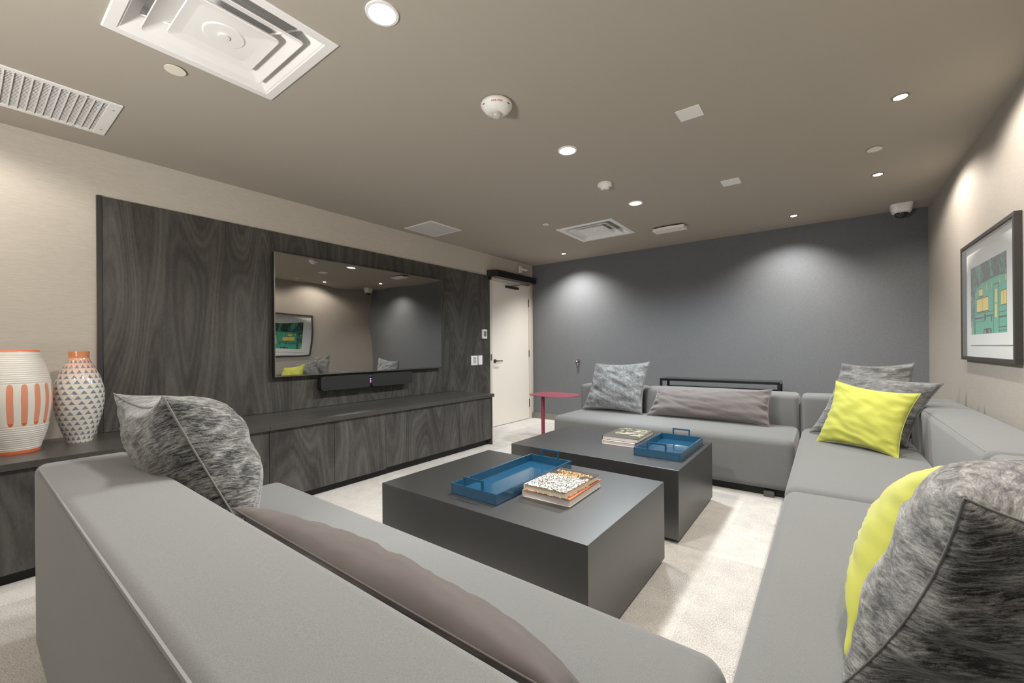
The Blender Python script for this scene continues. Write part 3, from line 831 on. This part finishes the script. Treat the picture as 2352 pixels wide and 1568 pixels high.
def scrawl_mat():
    t = NT('dark_book_cover', rough=0.5, col=(0.085, 0.08, 0.065)); return t.m
def scrawl_deco(t, x0, x1, y0, y1, z):
    b = NB(); rnd = random.Random(5)
    for i in range(34):
        x = x0 + 0.02 + rnd.random() * (x1 - x0 - 0.05); y = y0 + 0.09 + rnd.random() * (y1 - y0 - 0.12)
        a = rnd.choice([0.1, 0.6, 2.2, 1.4, 0.3]); l = 0.02 + rnd.random() * 0.035
        pts = [(x, y, z + 0.0004)]
        for k in range(3):
            x2 = min(max(pts[-1][0] + math.cos(a) * l, x0 + 0.008), x1 - 0.008); y2 = min(max(pts[-1][1] + math.sin(a) * l, y0 + 0.03), y1 - 0.008)
            pts.append((x2, y2, z + 0.0004)); a += rnd.uniform(-2.2, 2.2); l *= 0.8
        tube(b, pts, 0.0013, 4)
    part('cover_scrawl', b, plain('cream_ink', (0.62, 0.58, 0.44), 0.6), t, 'cream angular scrawled lettering')
book(-1.350, -1.105, 2.905, 3.290, 0.4305, 0.459, 0.5, plain('pale_book_cover', (0.62, 0.57, 0.54), 0.5), M_pgw, 'pale book under the dark scrawled book on the farther table', GB)
book(-1.362, -1.092, 2.925, 3.300, 0.4593, 0.488, 1.5, scrawl_mat(), M_pgw, 'dark book with cream scrawled cover lying on the pale book', GB, deco=scrawl_deco)

# ------------------------------------------------------------------ side table, console table, doorstop
st = thing('side_table', 'small berry red metal side table at the left end of the back sofa', 'side table', (-2.63, 4.18, 0))
b = NB()
PT_ = [(-2.88, 4.19), (-2.85, 4.11), (-2.78, 4.05), (-2.66, 4.02), (-2.5, 4.00), (-2.40, 4.01), (-2.32, 4.06), (-2.285, 4.15), (-2.278, 4.28), (-2.29, 4.38), (-2.34, 4.45), (-2.43, 4.49), (-2.56, 4.50), (-2.74, 4.48), (-2.84, 4.42), (-2.88, 4.33)]
def smooth_poly(P, it=2):
    for _ in range(it):
        Q = []
        for i in range(len(P)):
            a, c = P[i], P[(i + 1) % len(P)]
            Q += [(a[0] * .75 + c[0] * .25, a[1] * .75 + c[1] * .25), (a[0] * .25 + c[0] * .75, a[1] * .25 + c[1] * .75)]
        P = Q
    return P
prism(b, [(x, y, 0.592) for x, y in smooth_poly(PT_)], (0, 0, 0.006)); part('tabletop', b, M_red, st)
b = NB(); tube(b, [(-2.665, 4.13, 0.012), (-2.665, 4.13, 0.592)], 0.021, 20); part('pole', b, M_red, st)
b = NB(); prism(b, [(x * 0.8 - 0.55, y * 0.8 + 0.82, 0.0005) for x, y in smooth_poly(PT_)], (0, 0, 0.012)); part('base_plate', b, M_red, st)

ct = thing('console_table', 'black metal console table between back sofa and charcoal wall', 'console table', (-1.02, 5.35, 0))
b = NB(); box(b, -1.645, -0.395, 5.20, 5.52, 0.738, 0.766, 0.002, 1); part('tabletop', b, M_blackgl, ct)
for x in (-1.645, -0.42):
    for y in (5.20, 5.495):
        b = NB(); box(b, x, x + 0.025, y, y + 0.025, 0, 0.738); part('leg', b, M_black, ct)
b = NB(); box(b, -1.62, -0.42, 5.495, 5.515, 0.64, 0.66); part('stretcher', b, M_black, ct)

ds = thing('door_stop', 'small round steel door stop with hook on the charcoal wall', 'door stop', (-3.043, YB, 0.944))
b = NB(); lathe(b, [(0, 0), (0.034, 0), (0.034, -0.012), (0.022, -0.03), (0.022, -0.045), (0.0, -0.045)], (-3.043, YB - 0.0003, 0.944), 24, ax='y')
part('rose', b, M_steel, ds)
b = NB(); lathe(b, [(0, 0), (0.011, 0), (0.011, -0.006), (0, -0.006)], (-3.043, YB - 0.0455, 0.944), 16, ax='y'); part('rubber_tip', b, M_whiteplastic, ds)
b = NB(); tube(b, [(-3.043, YB - 0.010, 0.925), (-3.043, YB - 0.014, 0.872)], [0.016, 0.012], 10); part('hook_plate', b, M_steel, ds)

# ------------------------------------------------------------------ framed print
FX = 0.77
fr = thing('framed_print', 'large dark framed print of a green caravan on the right wall', 'framed print', (XR, 3.80, 1.437))
y0, y1, z0, z1 = 3.264, 4.336, 1.043, 1.832; fwd = 0.024
b = NB()
box(b, FX, XR - 0.0005, y0, y1, z1 - fwd, z1, 0.001, 1); box(b, FX, XR - 0.0005, y0, y1, z0, z0 + fwd, 0.001, 1)
box(b, FX, XR - 0.0005, y0, y0 + fwd, z0 + fwd, z1 - fwd, 0.001, 1); box(b, FX, XR - 0.0005, y1 - fwd, y1, z0 + fwd, z1 - fwd, 0.001, 1)
part('frame', b, M_frame, fr, 'dark brown-black frame')
b = NB(); box(b, XR - 0.004, XR - 0.001, y0 + fwd, y1 - fwd, z0 + fwd, z1 - fwd); part('mount_board', b, M_mat, fr)
PXp = XR - 0.016
b = NB(); box(b, PXp, PXp + 0.0015, 3.345, 4.205, 1.145, 1.748); part('paper', b, M_mat, fr)
b = NB(); b.faces.new([b.verts.new((FX + 0.004, a, c)) for a, c in ((y0 + fwd, z0 + fwd), (y0 + fwd, z1 - fwd), (y1 - fwd, z1 - fwd), (y1 - fwd, z0 + fwd))]); part('glass', b, M_glass, fr, recalc=False)
def forest():
    t = NT('print_forest', rough=0.7)
    c = t.coord()
    n = t.noise(t.mapping(c, (1, 30, 20)), 1, 5, 0.75, 1.5); n2 = t.noise(t.mapping(c, (1, 6, 2)), 1, 2)
    f = t.math('ADD', n, t.math('MULTIPLY', t.math('SUBTRACT', n2, 0.5), 0.8))
    t.color(t.ramp(f, [(0.46, (0.020, 0.024, 0.021)), (0.53, (0.03, 0.11, 0.08)), (0.66, (0.11, 0.36, 0.26))])); return t.m
b = NB(); box(b, PXp - 0.0006, PXp, 3.435, 4.140, 1.215, 1.660); part('printed_picture', b, forest(), fr, 'dark green and black printed picture')
lay = [0.0006]
def flat(bm, P, k, t=0.0004):
    x = PXp - 0.0006 - 0.0004 * k
    prism(bm, [(x, a, c) for a, c in P], (-t, 0, 0))
def rect(a0, a1, c0, c1): return [(a0, c0), (a1, c0), (a1, c1), (a0, c1)]
b = NB(); flat(b, [(3.435, 1.215), (4.036, 1.215), (4.040, 1.40), (4.032, 1.48), (4.00, 1.513), (3.90, 1.531), (3.72, 1.542), (3.55, 1.542), (3.435, 1.535)], 0)
flat(b, [(4.140, 1.215), (4.060, 1.215), (4.07, 1.27), (4.10, 1.30), (4.140, 1.305)], 0)
part('printed_caravan', b, M_green, fr, 'turquoise green caravan')
for P in (rect(3.943, 3.866, 1.456, 1.498), rect(3.994, 3.756, 1.358, 1.437), rect(3.627, 3.587, 1.391, 1.468), rect(3.629, 3.590, 1.306, 1.383), rect(3.521, 3.435, 1.371, 1.448)):
    b = NB(); flat(b, P, 2); part('printed_window', b, M_yel, fr, 'yellow window')
for yy, zz in ((4.02, 1.49), (3.885, 1.510), (3.79, 1.515), (3.69, 1.515), (3.545, 1.523), (3.45, 1.53), (4.115, 1.47)):
    b = NB(); flat(b, rect(yy, yy - 0.012, zz - 0.028, zz), 3); part('printed_pennant', b, M_yel, fr, 'yellow pennant')
b = NB(); flat(b, rect(4.135, 4.115, 1.22, 1.26), 2); part('printed_lamp', b, M_yel, fr)
b = NB()
for P in (rect(3.948, 3.861, 1.450, 1.456), rect(3.948, 3.861, 1.498, 1.503), rect(3.999, 3.751, 1.352, 1.358), rect(3.999, 3.751, 1.437, 1.442), rect(3.876, 3.873, 1.358, 1.437),
          rect(3.526, 3.435, 1.366, 1.371), rect(3.526, 3.435, 1.448, 1.452), rect(3.48, 3.477, 1.371, 1.448), rect(3.660, 3.656, 1.215, 1.500), rect(3.560, 3.556, 1.215, 1.500), rect(3.660, 3.556, 1.497, 1.502),
          rect(4.035, 3.86, 1.312, 1.322), rect(3.80, 3.665, 1.318, 1.326), rect(4.035, 3.665, 1.345, 1.348), rect(4.035, 3.80, 1.293, 1.296), rect(3.556, 3.435, 1.300, 1.309), rect(3.556, 3.435, 1.330, 1.333),
          rect(3.84, 3.832, 1.300, 1.337), rect(3.825, 3.817, 1.300, 1.337), rect(3.81, 3.802, 1.300, 1.337), rect(3.702, 3.688, 1.285, 1.325), rect(3.556, 3.435, 1.245, 1.249), rect(3.556, 3.435, 1.226, 1.229)):
    flat(b, P, 3, 0.0003)
flat(b, [(3.86, 1.216), (3.85, 1.240), (3.835, 1.246), (3.715, 1.246), (3.70, 1.240), (3.695, 1.216)], 2)
roof = [(4.036, 1.48), (4.00, 1.515), (3.90, 1.533), (3.72, 1.544), (3.55, 1.544), (3.435, 1.537)]
for a, c in zip(roof, roof[1:]): flat(b, [a, c, (c[0], c[1] + 0.004), (a[0], a[1] + 0.004)], 1)
part('printed_outlines', b, M_ink, fr, 'black outlines and stripes')
for yy in (3.82, 3.735):
    b = NB(); flat(b, [(yy + 0.020 * math.cos(k * PI / 8), 1.226 + 0.013 * math.sin(k * PI / 8)) for k in range(16)], 4, 0.0003)
    part('printed_wheel', b, M_pgrey, fr)

# ------------------------------------------------------------------ ceiling fixtures
def down(x, y, cool, label):
    o = thing('recessed_downlight', label, 'ceiling light', (x, y, HC), 'ceiling downlights')
    b = NB(); lathe(b, [(0.052, -0.0005), (0.066, -0.0005), (0.065, -0.005), (0.055, -0.007), (0.050, -0.003)], (x, y, HC), 36)
    b2 = NB()
    for r in [((0.050, -0.0005), (0.066, -0.0005), (0.064, -0.006), (0.053, -0.007), (0.050, -0.0005))]:
        lathe_ring(b2, r, (x, y, HC), 40)
    b.free(); part('trim_ring', b2, M_white, o, 'white trim ring')
    b = NB(); lathe(b, [(0, -0.001), (0.0495, -0.001), (0.0495, -0.004), (0, -0.004)], (x, y, HC), 32); part('lens', b, M_em_cool if cool else M_em_dn, o, 'glowing lens')
    return o
def lathe_ring(bm, prof, c, seg=40):
    rings = []
    for r, h in prof:
        rings.append([bm.verts.new((c[0] + r * math.cos(2 * PI * k / seg), c[1] + r * math.sin(2 * PI * k / seg), c[2] + h)) for k in range(seg)])
    for i in range(len(rings) - 1):
        A, B = rings[i], rings[i + 1]
        for k in range(seg): bm.faces.new([A[k], A[(k + 1) % seg], B[(k + 1) % seg], B[k]])
    return bm
down(-1.42, 1.035, False, 'biggest bright ceiling downlight, beside the large air diffuser')
down(-1.41, 2.522, False, 'bright ceiling downlight beyond the FIRE-FEU detector')
down(-1.424, 3.837, True, 'cool white dim ceiling downlight near the far air diffuser')
def spotfix(x, y, label):
    o = thing('recessed_spotlight', label, 'ceiling light', (x, y, HC), 'small recessed wall-washing spotlights')
    b = NB(); lathe_ring(b, [(0.028, -0.0005), (0.040, -0.0005), (0.039, -0.004), (0.030, -0.005), (0.028, -0.0005)], (x, y, HC), 32); part('trim_ring', b, plain('taupe_trim', (0.22, 0.2, 0.17), 0.5) if 'taupe_trim' not in bpy.data.materials else bpy.data.materials['taupe_trim'], o)
    b = NB(); lathe(b, [(0, -0.001), (0.0275, -0.001), (0.0275, -0.004), (0, -0.004)], (x, y, HC), 24); part('lens', b, M_em_sp, o, 'glowing lens')
spotfix(0.33, 3.10, 'small glowing spotlight nearest the camera along the right wall')
spotfix(0.332, 4.394, 'small glowing spotlight along the right wall, nearer the dome camera')
spotfix(-0.265, 5.238, 'small glowing spotlight over the middle of the charcoal back wall')
spotfix(-3.006, 5.244, 'small glowing spotlight in the ceiling corner by the door')

def diffuser(x0, x1, y0, y1, label):
    o = thing('air_diffuser', label, 'air vent', ((x0 + x1) / 2, (y0 + y1) / 2, HC), 'square ceiling air diffusers')
    cx, cy = (x0 + x1) / 2, (y0 + y1) / 2; h = (x1 - x0) / 2
    def ringsq(bm, prof):
        R = []
        for s, z in prof:
            # square ring with slightly rounded corners
            r = 0.018 if s < h * 0.85 else 0.002
            ring = []
            for (sx, sy, a0) in ((1, 1, 0), (-1, 1, 90), (-1, -1, 180), (1, -1, 270)):
                for k in range(5):
                    a = math.radians(a0 + 90 * k / 4)
                    ring.append(bm.verts.new((cx + sx * (s - r) + r * math.cos(a), cy + sy * (s - r) + r * math.sin(a), HC + z)))
            R.append(ring)
        for i in range(len(R) - 1):
            for k in range(20): bm.faces.new([R[i][k], R[i][(k + 1) % 20], R[i + 1][(k + 1) % 20], R[i + 1][k]])
        return R
    b = NB(); ringsq(b, [(h, -0.0005), (h, -0.006), (h * 0.985, -0.009), (h * 0.875, -0.009), (h * 0.865, -0.004), (h * 0.85, -0.003), (h * 0.70, 0.050), (h * 0.69, 0.075)])
    part('outer_flange', b, M_white, o, smooth_angle=25)
    b = NB(); ringsq(b, [(h * 0.70, 0.0745), (h * 0.70, 0.10)]); bmesh.ops.contextual_create(b, geom=[v for v in b.verts if v.co.z > HC + 0.09]); part('duct_box', b, plain('duct_grey', (0.80, 0.80, 0.78), 0.6) if 'duct_grey' not in bpy.data.materials else bpy.data.materials['duct_grey'], o)
    b = NB(); ringsq(b, [(h * 0.44, 0.042), (h * 0.52, 0.034), (h * 0.68, -0.001), (h * 0.695, -0.008), (h * 0.685, -0.010), (h * 0.51, 0.028), (h * 0.43, 0.036), (h * 0.44, 0.042)]); part('deflector_ring', b, M_white, o, smooth_angle=25)
    b = NB(); R = ringsq(b, [(h * 0.38, 0.018), (h * 0.46, 0.002), (h * 0.485, -0.010), (h * 0.475, -0.013), (h * 0.36, -0.004)]); b.faces.new(R[0]); b.faces.new(list(reversed(R[-1])))
    part('centre_plate', b, M_white, o, smooth_angle=25)
    b = NB(); lathe(b, [(0, -0.0045), (0.078, -0.0045), (0.072, -0.008), (0.022, -0.0085), (0.020, -0.014), (0.0, -0.015)], (cx, cy, HC), 40)
    part('centre_boss', b, M_white, o, smooth_angle=25)
    for sx, sy in ((1, 1), (-1, 1), (-1, -1), (1, -1)):
        b = NB(); tube(b, [(cx + sx * h * .36, cy + sy * h * .36, HC + 0.012), (cx + sx * h * .69, cy + sy * h * .69, HC + 0.055)], 0.004, 6)
        part('support_strut', b, M_white, o)
diffuser(-2.384, -1.719, 0.357, 1.029, 'large square white air diffuser, nearest the camera at upper left')
diffuser(-2.470, -1.792, 4.130, 4.807, 'square white air diffuser in the ceiling near the door')

gr = thing('return_air_grille', 'long white ribbed return air grille in the ceiling, far left', 'air vent', (-3.335, -0.1, HC))
gx0, gx1, gy0, gy1 = -3.590, -3.082, -0.75, 0.556
b = NB()
box(b, gx0, gx1, gy1 - 0.055, gy1, HC - 0.008, HC - 0.0005, 0.002, 1); box(b, gx0, gx1, gy0, gy0 + 0.055, HC - 0.008, HC - 0.0005, 0.002, 1)
box(b, gx0, gx0 + 0.035, gy0 + 0.055, gy1 - 0.055, HC - 0.008, HC - 0.0005, 0.002, 1); box(b, gx1 - 0.035, gx1, gy0 + 0.055, gy1 - 0.055, HC - 0.008, HC - 0.0005, 0.002, 1)
part('grille_frame', b, M_white, gr)
b = NB(); box(b, gx0 + 0.03, gx1 - 0.03, gy0 + 0.05, gy1 - 0.05, HC - 0.0012, HC - 0.0006); part('grille_back', b, plain('grille_shadow', (0.012, 0.012, 0.011), 0.8), gr)
b = NB(); k = 0
y = gy1 - 0.078
while y > gy0 + 0.06:
    box(b, gx0 + 0.035, gx1 - 0.035, y - 0.003, y + 0.003, HC - 0.010, HC - 0.0035); y -= 0.031
part('grille_bars', b, M_white, gr)
b = NB(); x = gx0 + 0.045
while x < gx1 - 0.04:
    box(b, x - 0.0036, x + 0.0036, gy0 + 0.055, gy1 - 0.055, HC - 0.0035, HC - 0.0013); x += 0.0185
part('grille_slats', b, M_white, gr)
for sx, sy in ((gx0 + 0.09, gy1 - 0.027), (gx1 - 0.09, gy1 - 0.027), (gx0 + 0.017, 0.42), (gx0 + 0.017, 0.0), (gx1 - 0.017, 0.42), (gx1 - 0.017, 0.12)):
    b = NB(); lathe(b, [(0, 0), (0.006, 0), (0.005, -0.0015), (0, -0.002)], (sx, sy, HC - 0.008), 12); part('screw', b, M_steel, gr)

M_perf = speckled('perforated_white', (0.60, 0.59, 0.57), 0.25, 700, 0.1, 0.0005, 0.6)
cs = thing('ceiling_speaker', 'square white ceiling speaker panel close to the television wall', 'ceiling speaker', (-3.54, 3.235, HC))
b = NB(); box(b, -3.760, -3.317, 3.004, 3.466, HC - 0.006, HC - 0.0005, 0.002, 1); part('speaker_frame', b, M_white, cs)
b = NB(); box(b, -3.735, -3.342, 3.029, 3.441, HC - 0.0075, HC - 0.006); part('speaker_grille', b, M_perf, cs)
for (x0, x1, y0, y1, lab) in ((-0.690, -0.560, 2.492, 2.622, 'blank white square ceiling plate nearer the camera'), (-0.688, -0.553, 3.765, 3.905, 'blank white square ceiling plate nearer the back wall')):
    b = NB(); box(b, x0, x1, y0, y1, HC - 0.005, HC - 0.0005, 0.0015, 1)
    solo('ceiling_cover_plate', b, M_whiteplastic, lab, 'cover plate', ((x0 + x1) / 2, (y0 + y1) / 2, HC), 'blank square ceiling plates')
M_disc = plain('cream_disc', (0.76, 0.71, 0.60), 0.5)
for x, y, r, lab in ((-2.487, .634, .042, 'round cream sprinkler cover between large diffuser and ribbed grille'), (.273, 3.807, .042, 'round cream sprinkler cover between the two right wall spotlights'), (-2.438, 3.87, .036, 'small round cream sprinkler cover left of the far diffuser')):
    b = NB(); lathe(b, [(0, -0.0005), (r * 0.8, -0.0005), (r * 0.8, -0.006), (r, -0.006), (r * 0.99, -0.009), (0, -0.0095)], (x, y, HC), 36)
    solo('sprinkler_cover', b, M_disc, lab, 'sprinkler cover', (x, y, HC), 'round sprinkler covers')

# FIRE-FEU detector
fx, fy = -1.445, 1.795
fd = thing('smoke_alarm', 'round white smoke alarm printed FIRE-FEU in red', 'smoke alarm', (fx, fy, HC))
b = NB(); lathe(b, [(0, -0.0005), (0.072, -0.0005), (0.084, -0.006), (0.087, -0.016), (0.085, -0.024), (0.070, -0.044), (0.054, -0.056), (0.040, -0.060), (0, -0.060)], (fx, fy, HC), 56); part('housing', b, M_whiteplastic, fd, smooth_angle=50)
def clear_lens():
    t = NT('translucent_lens', rough=0.15, col=(0.5, 0.47, 0.42), spec=0.8)
    n = t.noise(t.coord(), 120, 2); t.color(t.mix(n, (0.30, 0.28, 0.24), (0.66, 0.62, 0.55))); return t.m
M_lens = clear_lens()
b = NB(); lathe(b, [(0.029, -0.058), (0.029, -0.070), (0.025, -0.080), (0.014, -0.087), (0, -0.089)], (fx, fy, HC), 32); part('strobe_lens', b, M_lens, fd, 'clear domed strobe lens', smooth_angle=50)
# lettering placed on the cone facing the camera
tc = Vector((-fx, -fy, 0)).normalized()                       # towards camera
tx = Vector((0, 0, 1)).cross(tc).normalized()                 # tangent
slope = Vector((tc.x * 0.020, tc.y * 0.020, 0.030)).normalized()
word = 'FIRE-FEU'; bT = NB()
adv = {'F': .62, 'I': .36, 'R': .68, 'E': .64, '-': .40, 'U': .74}
tot = sum(adv[c] for c in word); acc = 0.0; sz = 0.0125
camright = Vector((math.cos(yaw), math.sin(yaw), 0))
if tx.dot(camright) < 0: tx = -tx
# letters are upright as read from the camera (their tops towards the viewer)
for ch in word:
    a_off = (acc + adv[ch] / 2 - tot / 2) * sz / 0.074; acc += adv[ch]
    rd = (tc * math.cos(a_off) + tx * math.sin(a_off)).normalized()
    tg = (tx * math.cos(a_off) - tc * math.sin(a_off)).normalized()
    upv = (rd * 0.020 + Vector((0, 0, 0.026))).normalized()
    nrm = tg.cross(upv).normalized()
    pos = Vector((fx, fy, HC)) + rd * 0.0795 + Vector((0, 0, -0.0315))
    pos += nrm * 0.0012
    text_bm(bT, ch, sz, pos, tg, upv, 0.0003, bold=0.0003)
part('red_lettering', bT, plain('red_ink', (0.50, 0.03, 0.04), 0.5), fd, 'red FIRE-FEU lettering', smooth_angle=10)
b = NB()
for a in (0.9, -1.05):
    rd = tc * math.cos(a) + tx * math.sin(a); p = Vector((fx, fy, HC - 0.030)) + rd * 0.0805
    tg = tx * math.cos(a) - tc * math.sin(a)
    tube(b, [p - tg * 0.008, p + tg * 0.008], 0.0022, 6)
part('vent_slot', b, M_dark, fd)

b = NB(); lathe(b, [(0, -0.0005), (0.056, -0.0005), (0.060, -0.010), (0.057, -0.022), (0.036, -0.032), (0.034, -0.045), (0.022, -0.052), (0, -0.053)], (-1.454, 3.22, HC), 40)
sd = thing('smoke_detector', 'small plain white smoke detector beyond the second downlight', 'smoke detector', (-1.454, 3.22, HC))
part('housing', b, M_whiteplastic, sd, smooth_angle=40)
b = NB(); lathe(b, [(0, -0.053), (0.016, -0.053), (0.014, -0.056), (0, -0.0565)], (-1.454, 3.22, HC), 24); part('sensor_chamber', b, plain('pale_chamber', (0.4, 0.39, 0.36), 0.5), sd)

sl = thing('emergency_light', 'long shallow white ceiling light box with tapered ends near the back wall', 'ceiling light', (-1.41, 4.82, HC))
b = NB(); box(b, -1.555, -1.255, 4.775, 4.90, HC - 0.018, HC - 0.0005); part('mounting_box', b, M_black, sl)
b = NB()
n = 14; P = []
for k in range(n + 1):
    x = -1.575 + 0.34 * k / n; P.append((x, 4.765 - 0.022 * math.sin(PI * k / n)))
prism(b, [(x, y, HC - 0.044) for x, y in P] + [(-1.235, 4.91, HC - 0.044), (-1.575, 4.91, HC - 0.044)], (0, 0, 0.028)); part('cover', b, plain('off_white_plastic', (0.82, 0.79, 0.72), 0.45), sl)

dc = thing('dome_camera', 'white dome security camera in the far right ceiling corner', 'security camera', (0.584, 5.49, HC))
b = NB()
def srect(hw, r, z, n=8):
    out = []
    for sx, sy, a0 in ((1, 1, 0), (-1, 1, 90), (-1, -1, 180), (1, -1, 270)):
        for k in range(n + 1):
            a = math.radians(a0 + 90 * k / n)
            out.append((0.584 + sx * (hw - r) + r * math.cos(a), 5.49 + sy * (hw - r) + r * math.sin(a), HC + z))
    return out
rings = [[b.verts.new(p) for p in srect(hw, r, z)] for hw, r, z in ((0.082, 0.035, -0.0005), (0.084, 0.036, -0.006), (0.070, 0.045, -0.075), (0.060, 0.050, -0.082), (0.052, 0.0515, -0.083))]
for i in range(len(rings) - 1):
    m_ = len(rings[0])
    for k in range(m_): b.faces.new([rings[i][k], rings[i][(k + 1) % m_], rings[i + 1][(k + 1) % m_], rings[i + 1][k]])
b.faces.new(rings[0]); b.faces.new(rings[-1])
part('housing', b, M_whiteplastic, dc, smooth_angle=40)
b = NB(); lathe(b, [(0.050, -0.083)] + [(0.050 * math.cos(k * PI / 20), -0.083 - 0.048 * math.sin(k * PI / 20)) for k in range(1, 11)], (0.584, 5.49, HC), 32); part('dome', b, plain('smoked_dome', (0.02, 0.02, 0.02), 0.05, spec=0.8), dc, 'smoked dome', smooth_angle=60)
